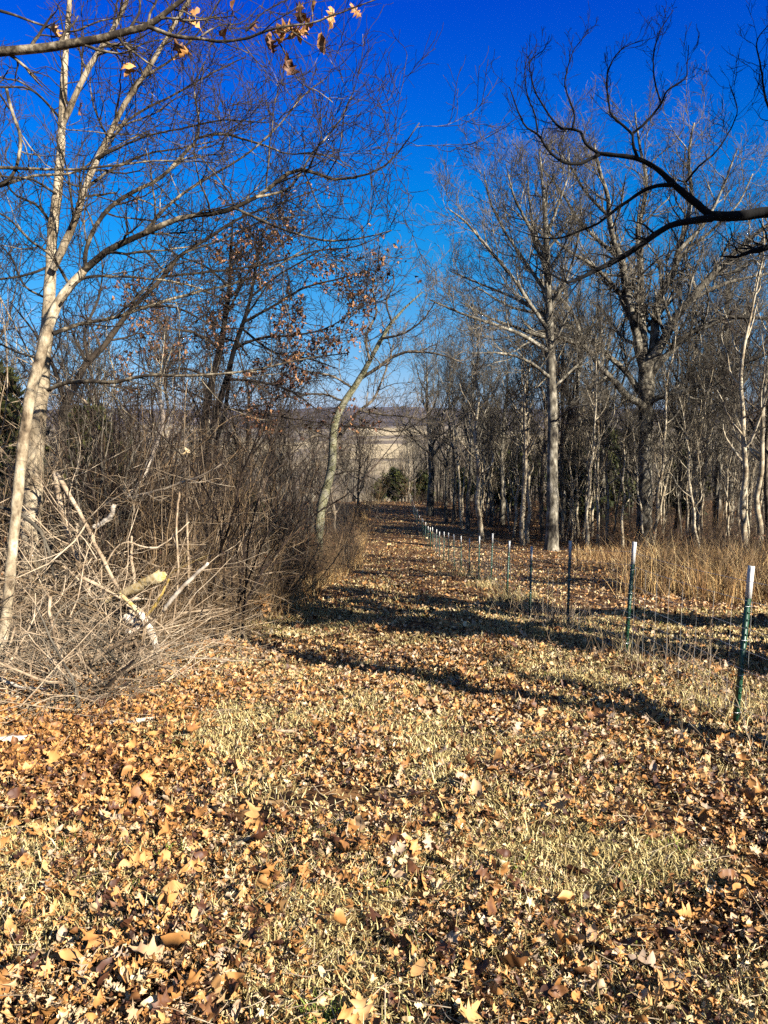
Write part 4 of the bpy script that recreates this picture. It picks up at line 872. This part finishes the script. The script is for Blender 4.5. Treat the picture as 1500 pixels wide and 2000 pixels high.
# ---------------------------------------------------------------- brush pile: fine tangle + the branches one can point at
def pile(n, seed, mat, label, fY=(5.7,9.2), fpx=(-120,330), hmax=1.1, L=(.5,1.6), r=.0032, flat=.35):
    rng = rs(seed); Y = fY[0]+(fY[1]-fY[0])*rng.rand(n); px = fpx[0]+(fpx[1]-fpx[0])*rng.rand(n)**.9
    lim = np.interp(Y, [5.4,6.2,7,8,9.5], [150,250,320,350,420]); px = np.minimum(px, lim-60*rng.rand(n))
    X = (px-750)/1500*Y*1.04
    top = np.interp(Y, [5.5,6.3,7.5,9], [.10,.35,.8,1.25])*hmax*(.6+.5*vnoise(X, Y, .6, 4))*np.clip((lim-px)/140+.15, .15, 1)
    Z = ground(X, Y)+top*rng.rand(n)**1.2
    a = rng.rand(n)*6.283; d = np.stack([np.cos(a), np.sin(a), rng.randn(n)*flat], 1)
    P = walk(rng, np.stack([X,Y,Z],1), d, L[0]+(L[1]-L[0])*rng.rand(n)**1.5, 8, .13, 0, -.02)
    gz = ground(P[...,0], P[...,1])+.004; P[...,2] = np.maximum(P[...,2], gz)
    Rd = (r*np.exp(rng.randn(n)*.45))[:,None]*np.linspace(1,.4,8)[None]
    Q, q = grow(rng, P, Rd, 5, .4, 42, 5, rr=.6, wig=.18, up=0, rmin=.0011); Q2, q2 = grow(rng, Q, q, 2, .5, 42, 4, rr=.7, wig=.2, up=0, rmin=.0010)
    setp(tube_obj('brush_pile', [(P,Rd,5),(Q,q,4),(Q2,q2,3)], mat), label, 'brush pile', kind='stuff')
pile(400, 91, M['twig_pale'], 'bleached fine twigs of the big brush pile on the left', r=.0042)
pile(200, 92, M['twig_grey'], 'greyish twigs deeper in the brush pile', hmax=1.0, r=.0045)
pile(120, 95, M['twig_pale'], 'thicker bleached sticks lying criss cross in the brush pile', (5.9,9.6), (-120,400), 1.5, (.7,2.2), .009, .6)
pile(150, 93, M['twig_tan'], 'brown arching stems over the top of the brush pile', (7.5,11), (-60,520), 1.5, (.8,2.2), .005, .7)
pile(120, 94, M['twig_pale'], 'pale arching bramble canes above the brush pile', (7.8,10.5), (60,470), 1.8, (.9,2.2), .0045, .9)
pile(110, 97, M['twig_pale'], 'long bleached sticks leaning up around the pale trunks', (7.4,9.6), (-90,250), 2.4, (.8,2.4), .0065, 1.1)
def vines(n, seed, mat, label, r):
    rng = rs(seed); Y = 8.6+5.5*rng.rand(n)**1.3; px = 110+490*rng.rand(n); X = np.minimum((px-750)/1500*Y*1.05, xl(Y)-.5)
    a = rng.rand(n)*6.283; P = walk(rng, np.stack([X,Y,ground(X,Y)],1), np.stack([np.cos(a)*.8, np.sin(a)*.5, .9+rng.rand(n)],1), 1.4+2.6*rng.rand(n), 16, .13, .0, -.14)
    P[...,2] = np.maximum(P[...,2], ground(P[...,0],P[...,1])+.02); P[...,0] = np.minimum(P[...,0], xl(P[...,1])-.05)
    Rd = (r*(.5+rng.rand(n)))[:,None]*np.linspace(1,.35,16)[None]; Q, q = grow(rng, P, Rd, 4, .22, 42, 6, rr=.6, wig=.2, up=.03, rmin=.0016)
    setp(tube_obj('bramble_vines', [(P,Rd,5),(Q,q,3)], mat), label, 'brambles', kind='stuff')
vines(170, 401, M['twig_pale'], 'sunlit grey bramble canes arching through the left hand thicket', .0062)
vines(170, 402, M['twig_tan'], 'tan bramble canes arching through the left hand thicket', .006)
def stick(pts, Y0, Y1, mat, label, name='fallen_branch', cat='branch', side=0, s=10, rough=.0, group='loose branches of the brush pile'):
    P, Rd = limb(pts, Y0, Y1, 20); rng = rs(abs(int(pts[0][0]+pts[-1][1]))+7)
    P = P + rng.randn(*P.shape)*rough; o0 = P[0].copy()
    lv = [(P[None], Rd[None]*(1+.04*rng.randn(1,len(Rd))), s)]
    if side: Q, q = grow(rng, P[None], Rd[None], side, 0, 45, 8, rr=.5, wig=.14, up=.03, lf=.5, rmin=.0015); lv.append((Q, q, 5)); lv.append((*grow(rng, Q, q, 4, .5, 42, 5, rr=.6, wig=.2, rmin=.0013), 3))
    V, F = tubes(lv)
    if s in (6, 9):      # split wood: uneven section with grain, splintered ends
        k = len(Rd)*s; A = V[:k].reshape(len(Rd), s, 3); C_ = A.mean(1, keepdims=True); ax = norm(P[-1]-P[0])
        A = C_+(A-C_)*(.62+.55*rng.rand(1, s, 1))*(1+.06*rng.randn(len(Rd), s, 1)); A[-1] += ax*(rng.rand(s,1)*.09-.02); A[0] -= ax*(rng.rand(s,1)*.07-.02); V[:k] = A.reshape(-1,3)
    # close both ends of the main piece
    n = len(Rd); caps = np.concatenate([[P[0]], [P[-1]]]); nv = len(V); V = np.concatenate([V, caps])
    C = [(nv, (i+1) % s, i, i) for i in range(s)]+[(nv+1, (n-1)*s+i, (n-1)*s+(i+1) % s, (n-1)*s+(i+1) % s) for i in range(s)]
    bm_F = [tuple(f) for f in F]+[c[:3] for c in C]
    me = bpy.data.meshes.new(name); me.from_pydata([tuple(v) for v in (V-o0)], [], bm_F); me.update()
    for p in me.polygons: p.use_smooth = len(p.vertices) == 4 and s > 7
    o = link(name, me, mat); o.location = o0
    return setp(o, label, cat, group)
M['moss_wood'] = bark('mossy split wood', [(.36,(.04,.028,.008)),(.44,(.25,.165,.035)),(.52,(.38,.245,.065)),(.6,(.50,.40,.23)),(.70,(.24,.15,.03))], 10, .6, .6)
M['cut_wood'] = bark('bleached barkless wood', [(.36,(.12,.08,.05)),(.45,(.38,.30,.22)),(.6,(.56,.49,.39)),(.72,(.34,.22,.11))], 9, .5, .4)
S = [
 ([(112,925,6),(120,940,9),(160,1010,8),(195,1080,8),(232,1150,8),(262,1205,9)],8.3,7.4,M['twig_pale'],'long straight bleached branch slanting down from upper left to the mossy log',3),
 ([(108,925,10),(118,985,11),(135,1050,11),(160,1110,10),(180,1172,9)],8.6,7.8,M['twig_pale'],'thick pale broken branch standing upright in the left of the brush pile',2),
 ([(304,740,5),(312,780,8),(318,818,9),(305,866,9),(288,910,9),(262,958,8),(245,975,6)],9.8,9.2,M['cut_wood'],'crooked bleached limb rising tall above the brush pile',3),
 ([(182,1031,10),(200,1022,11),(216,1008,10),(223,985,8)],8.4,8.3,M['cut_wood'],'short bent white stub hanging in the middle of the brush pile',0),
 ([(406,1100,5),(385,1120,7),(355,1148,8),(332,1175,8),(318,1194,8)],7.3,7.5,M['cut_wood'],'smooth white stick pointing up right out of the brush pile',0),
 ([(246,976,6),(285,964,6),(320,955,5),(360,940,5),(392,930,4),(432,908,3)],8.8,8.2,M['twig_pale'],'thin grey bough reaching right above the brush pile',4),
 ([(0,990,7),(50,1010,7),(85,1050,6),(98,1090,5),(106,1130,4)],7.3,7.4,M['twig_grey'],'grey curved branch arching across the two pale trunks',2),
 ([(145,1270,3),(180,1315,5),(222,1355,5),(236,1378,5),(241,1398,4)],6.6,5.6,M['twig_pale'],'slim bleached branch drooping from the pile onto the leaves',1),
 ([(0,1325,9),(40,1342,7),(100,1350,6),(150,1375,4)],6.3,6.1,M['cut_wood'],'white branch lying low at the left edge under the leaning trunk',2),
 ([(86,1285,4),(140,1318,7),(190,1330,6),(240,1345,3)],6.5,6.3,M['twig_pale'],'forked pale branch lying flat near the front of the pile',2),
 ([(232,1158,7),(255,1180,8),(286,1216,8),(300,1236,7)],7.4,7.2,M['moss_wood'],'reddish stripped branch crossing under the mossy log',0),
 ([(276,1200,14),(288,1222,17),(298,1240,17),(303,1258,14)],7.25,7.1,M['cut_wood'],'fat white barkless piece at the foot of the brush pile',-1),
 ([(246,1203,15),(254,1208,19),(266,1217,20),(275,1224,17)],7.4,7.3,M['cut_wood'],'round white cut chunk beside the dark gap in the pile',-1),
 ([(249,1233,11),(261,1232,13),(273,1226,11)],7.2,7.25,M['cut_wood'],'small white wedge of wood below the round chunk',0),
 ([(254,1178,8),(262,1172,13),(268,1165,9)],7.5,7.5,M['cut_wood'],'small white splintered piece just under the mossy log',0),
 ([(283,1205,5),(305,1180,6),(318,1155,5),(330,1130,4)],7.3,7.5,M['moss_wood'],'yellowish forked stick right of the mossy log',1),
 ([(215,1262,6),(240,1255,7),(262,1246,6)],7.0,7.1,M['twig_pale'],'upper of two parallel pale sticks low in the pile',0),
 ([(222,1270,6),(245,1262,7),(266,1252,6)],6.95,7.05,M['twig_pale'],'lower of two parallel pale sticks low in the pile',0),
 ([(258,1048,4),(256,1090,6),(262,1130,6),(258,1160,5)],8.2,8.0,M['twig_pale'],'upright grey branch directly behind the mossy log',2),
 ([(232,1000,6),(226,1030,6),(240,980,5),(246,930,4),(262,880,3)],8.9,8.9,M['twig_grey'],'tan upright stem right of the bent white stub',1),
 ([(335,1232,3),(342,1190,4),(348,1120,4),(345,1040,4),(346,1000,4),(352,940,3)],7.6,8.2,M['twig_pale'],'tall thin grey stem at the right end of the pile, broken at its top',3),
 ([(370,1020,2),(300,1070,3),(240,1060,3),(200,1110,3)],8,8,M['twig_pale'],'arched thin cane bowing over the middle of the pile',1),
]
for pts, a, b, m, lb, sd in S: stick(pts, a, b, m, lb, side=max(sd,0), rough=.003, s=10 if sd >= 0 else 6)
lg = stick([(184,1187,9),(215,1172,15),(247,1157,21),(279,1142,25),(313,1126,26)],7.6,7.3,M['moss_wood'],'split yellow brown log with mossy bark resting slantwise on the brush pile','split_log','log',0,9,.004,None)
# pale sapling with one yellow leaf
sp0 = stick([(369,1210,5),(368,1120,5),(365,1030,4.5),(363,950,4),(361,880,3.5),(361,800,2.5),(366,740,1.5)],8.4,8.4,M['twig_pale'],'slender upright sapling right of the brush pile holding one yellow leaf','sapling','sapling',4,8,.003,None)
q = np.array([pix(363, 884, 8.35)]); V, F, A = scatter(rs(4), TD, np.repeat(q,2,0)+np.array([[0,0,0],[.02,0,.02]]), np.array([.11,.09]), .8, np.array([.95,.9]))
link('leaf', mesh_np('leaf', V-np.array(sp0.location), F, A), M['leaf'], sp0)
# ground sticks
def gz(px, py, dz=.0):
    Yv = np.linspace(1.2, 20, 3000); P = np.array([pix(px, py, y) for y in Yv]); k = np.argmin(np.abs(P[:,2]-ground(P[:,0], P[:,1]))); p = P[k]
    return (p[0], p[1], float(ground(p[0], p[1]))+dz)
def lying(pp, w_, mat, label, name, cat, dz=.02, s=10, flat=1.0, group=None):
    P = np.array([gz(x, y, dz) for x, y in pp]); Pm, Rd = resample(P, w_, 24); rng = rs(abs(int(pp[0][0]))+3)
    Rd = Rd*(1+.10*rng.randn(len(Rd))); Pm = Pm+rng.randn(*Pm.shape)*.0015
    V, F = tubes([(Pm[None], Rd[None], s)])
    c = Pm[:,2].repeat(s); V[:,2] = c+(V[:,2]-c)*flat; nv = len(V); V = np.concatenate([V, [Pm[0]], [Pm[-1]]]); n = 24
    FF = [tuple(f) for f in F]+[(nv, (i+1) % s, i) for i in range(s)]+[(nv+1, (n-1)*s+i, (n-1)*s+(i+1) % s) for i in range(s)]
    me = bpy.data.meshes.new(name); me.from_pydata([tuple(v) for v in V-P[0]], [], FF); me.update(); me.polygons.foreach_set('use_smooth', [len(p.vertices) == 4 for p in me.polygons])
    o = link(name, me, mat); o.location = P[0]; setp(o, label, cat, group)
    return o
lying([(150,1432),(200,1422),(260,1418),(326,1409)], [.008,.017,.02,.011], M['cut_wood'], 'white stick lying on orange leaves in front of the brush pile', 'stick', 'stick', .035)
lying([(-80,1462),(0,1462),(45,1458),(84,1449)], [.035,.033,.026,.004], M['cut_wood'], 'pointed white split board poking in from the left edge', 'wood_splint', 'wood', .06, 8, .6)
lying([(272,1560),(330,1563),(385,1574),(428,1590)], [.007,.013,.014,.010], M['dark_bark'], 'dark weathered stick lying on the pale grass', 'stick', 'stick', .022)
lying([(422,1698),(450,1672),(490,1645)], [.026,.024,.012], M['dead_bark'], 'short flat slab of grey bark lying on the leaves', 'bark_slab', 'bark', .03, 8, .45)
lying([(340,1408),(390,1398),(470,1392)], [.006,.008,.004], M['twig_pale'], 'thin pale twig lying right of the white stick', 'stick', 'stick', .03)
lying([(515,1430),(560,1436),(600,1433)], [.006,.012,.006], M['twig_pale'], 'bit of pale broken twig out on the middle of the leaves', 'stick', 'stick', .03)
# red leaved oak seedling at the thicket edge
x, y = at_px(512, 11.6); z = float(ground(x, y)); rng = rs(95)
t = empty('oak_seedling', (x, y, z), 'knee high oak seedling holding a bunch of orange leaves at the thicket edge', 'sapling')
P = walk(rng, np.zeros((5,3)), np.concatenate([rng.randn(5,2)*.35, np.ones((5,1))], 1), np.full(5,.38), 7, .15, 0); tube_obj('stem', [(P, np.full((5,7),.003), 5)], M['twig_tan'], t)
pp = P[:,3:].reshape(-1,3).repeat(3, 0)+rng.randn(60,3)*.045; V, F, A = scatter(rng, TD, pp, .07+.05*rng.rand(60), 1.1, .25+.4*rng.rand(60)); link('leaves', mesh_np('leaves', V, F, A), M['leaf'], t)
# weeds along the fence
rng = rs(96); n = 420; Y = 4.6+9*rng.rand(n); X = 2.6+rng.randn(n)*.35
P = walk(rng, np.stack([X,Y,ground(X,Y)-.01],1), np.concatenate([rng.randn(n,2)*.45, np.ones((n,1))],1), .12+.38*rng.rand(n), 6, .14, 0); Rd = np.full((n,6),.0017)
setp(tube_obj('weed_stalks', [(P,Rd,3),(*grow(rng,P,Rd,2,.4,40,4,rr=.8,wig=.2,rmin=.001),3)], M['twig_pale']), 'thin dead weed stalks growing along the bottom of the fence', 'weeds', kind='stuff')
# straws and twigs lying over the near leaves
rng = rs(97); n = 3600; X, Y = in_view(n, 1.3, 9, p=.8); a = rng.rand(n)*6.283
P = walk(rng, np.stack([X,Y,ground(X,Y)+.012+.04*rng.rand(n)],1), np.stack([np.cos(a),np.sin(a),rng.randn(n)*.22],1), .05+.16*rng.rand(n)**2, 5, .10, -.01)
P[...,2] = np.maximum(P[...,2], ground(P[...,0],P[...,1])+.006)
setp(tube_obj('straw_litter', [(P, (.0011+.0012*rng.rand(n))[:,None]*np.ones((1,5)), 3)], M['twig_pale']), 'loose straws and twiglets scattered over the near leaves', 'litter', kind='stuff')

# ---------------------------------------------------------------- the wood beyond and the woods of the valley
def far_wood(n, Xf, y0, y1, H, seed, label, mat, p=1., rscale=1.):
    rng = rs(seed); Y = y0*(y1/y0)**(rng.rand(n)**p); X = Xf(Y, rng); Hh = H*(.65+.6*rng.rand(n))
    ok = np.ones(n, bool)
    for x0, x1, f0, f1 in FIELDS: ok &= ~((X > x0+8) & (X < x1-4) & (Y > f0) & (Y < f1) & (rng.rand(n) < .97))
    X, Y, Hh = X[ok], Y[ok], Hh[ok]; n = len(X)
    base = np.stack([X,Y,ground(X,Y)-.3],1)
    T_ = walk(rng, base, np.concatenate([rng.randn(n,2)*.05, np.ones((n,1))],1), Hh, 6, .03, .05); Rd = (Hh*.010*rscale)[:,None]*np.linspace(1,.3,6)[None]
    L1, r1 = grow(rng, T_, Rd, 12, 0, 42, 5, rr=.6, wig=.15, up=.14, tmin=.3, lf=1, tip=.3); 
    s = (Hh.repeat(12)*.26)[:,None,None]; L1 = L1[:,:1]+(L1-L1[:,:1])*s
    L2, r2 = grow(rng, L1, r1, 6, .55, 42, 3, rr=.7, wig=.2, up=.08, tip=.5)
    return setp(tube_obj('far_wood', [(T_,Rd,4),(L1,r1,3),(L2,r2,3)], mat, smooth=False), label, 'wood', kind='stuff')
far_wood(420, lambda Y, g: 3+(.7*Y)*g.rand(len(Y)), 95, 200, 11, 301, 'bare trees merging into one mass behind the right hand wood', M['twig_grey'], 1., 1.3)
far_wood(260, lambda Y, g: -2-(.66*Y)*g.rand(len(Y)), 92, 260, 9, 302, 'grey brown mass of bare trees below the left hand thicket', M['twig_grey'], 1., 1.4)
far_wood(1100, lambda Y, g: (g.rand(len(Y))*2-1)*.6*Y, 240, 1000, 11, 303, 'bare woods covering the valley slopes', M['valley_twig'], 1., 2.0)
# ---------------------------------------------------------------- air
V, F = boxes([(-5400, 5400, -60, 6900, -80, 21.5)])
hz = mesh_np('haze', V, F); hmat = bpy.data.materials.new('air'); hmat.use_nodes = True; hn = hmat.node_tree; hn.nodes.clear()
ho = hn.nodes.new('ShaderNodeOutputMaterial'); hv = hn.nodes.new('ShaderNodeVolumePrincipled')
hv.inputs['Color'].default_value = (.38, .62, 1, 1); hv.inputs['Density'].default_value = 4e-5; hv.inputs['Anisotropy'].default_value = .5
hn.links.new(hv.outputs[0], ho.inputs['Volume'])
setp(link('haze', hz, hmat), kind='stuff')
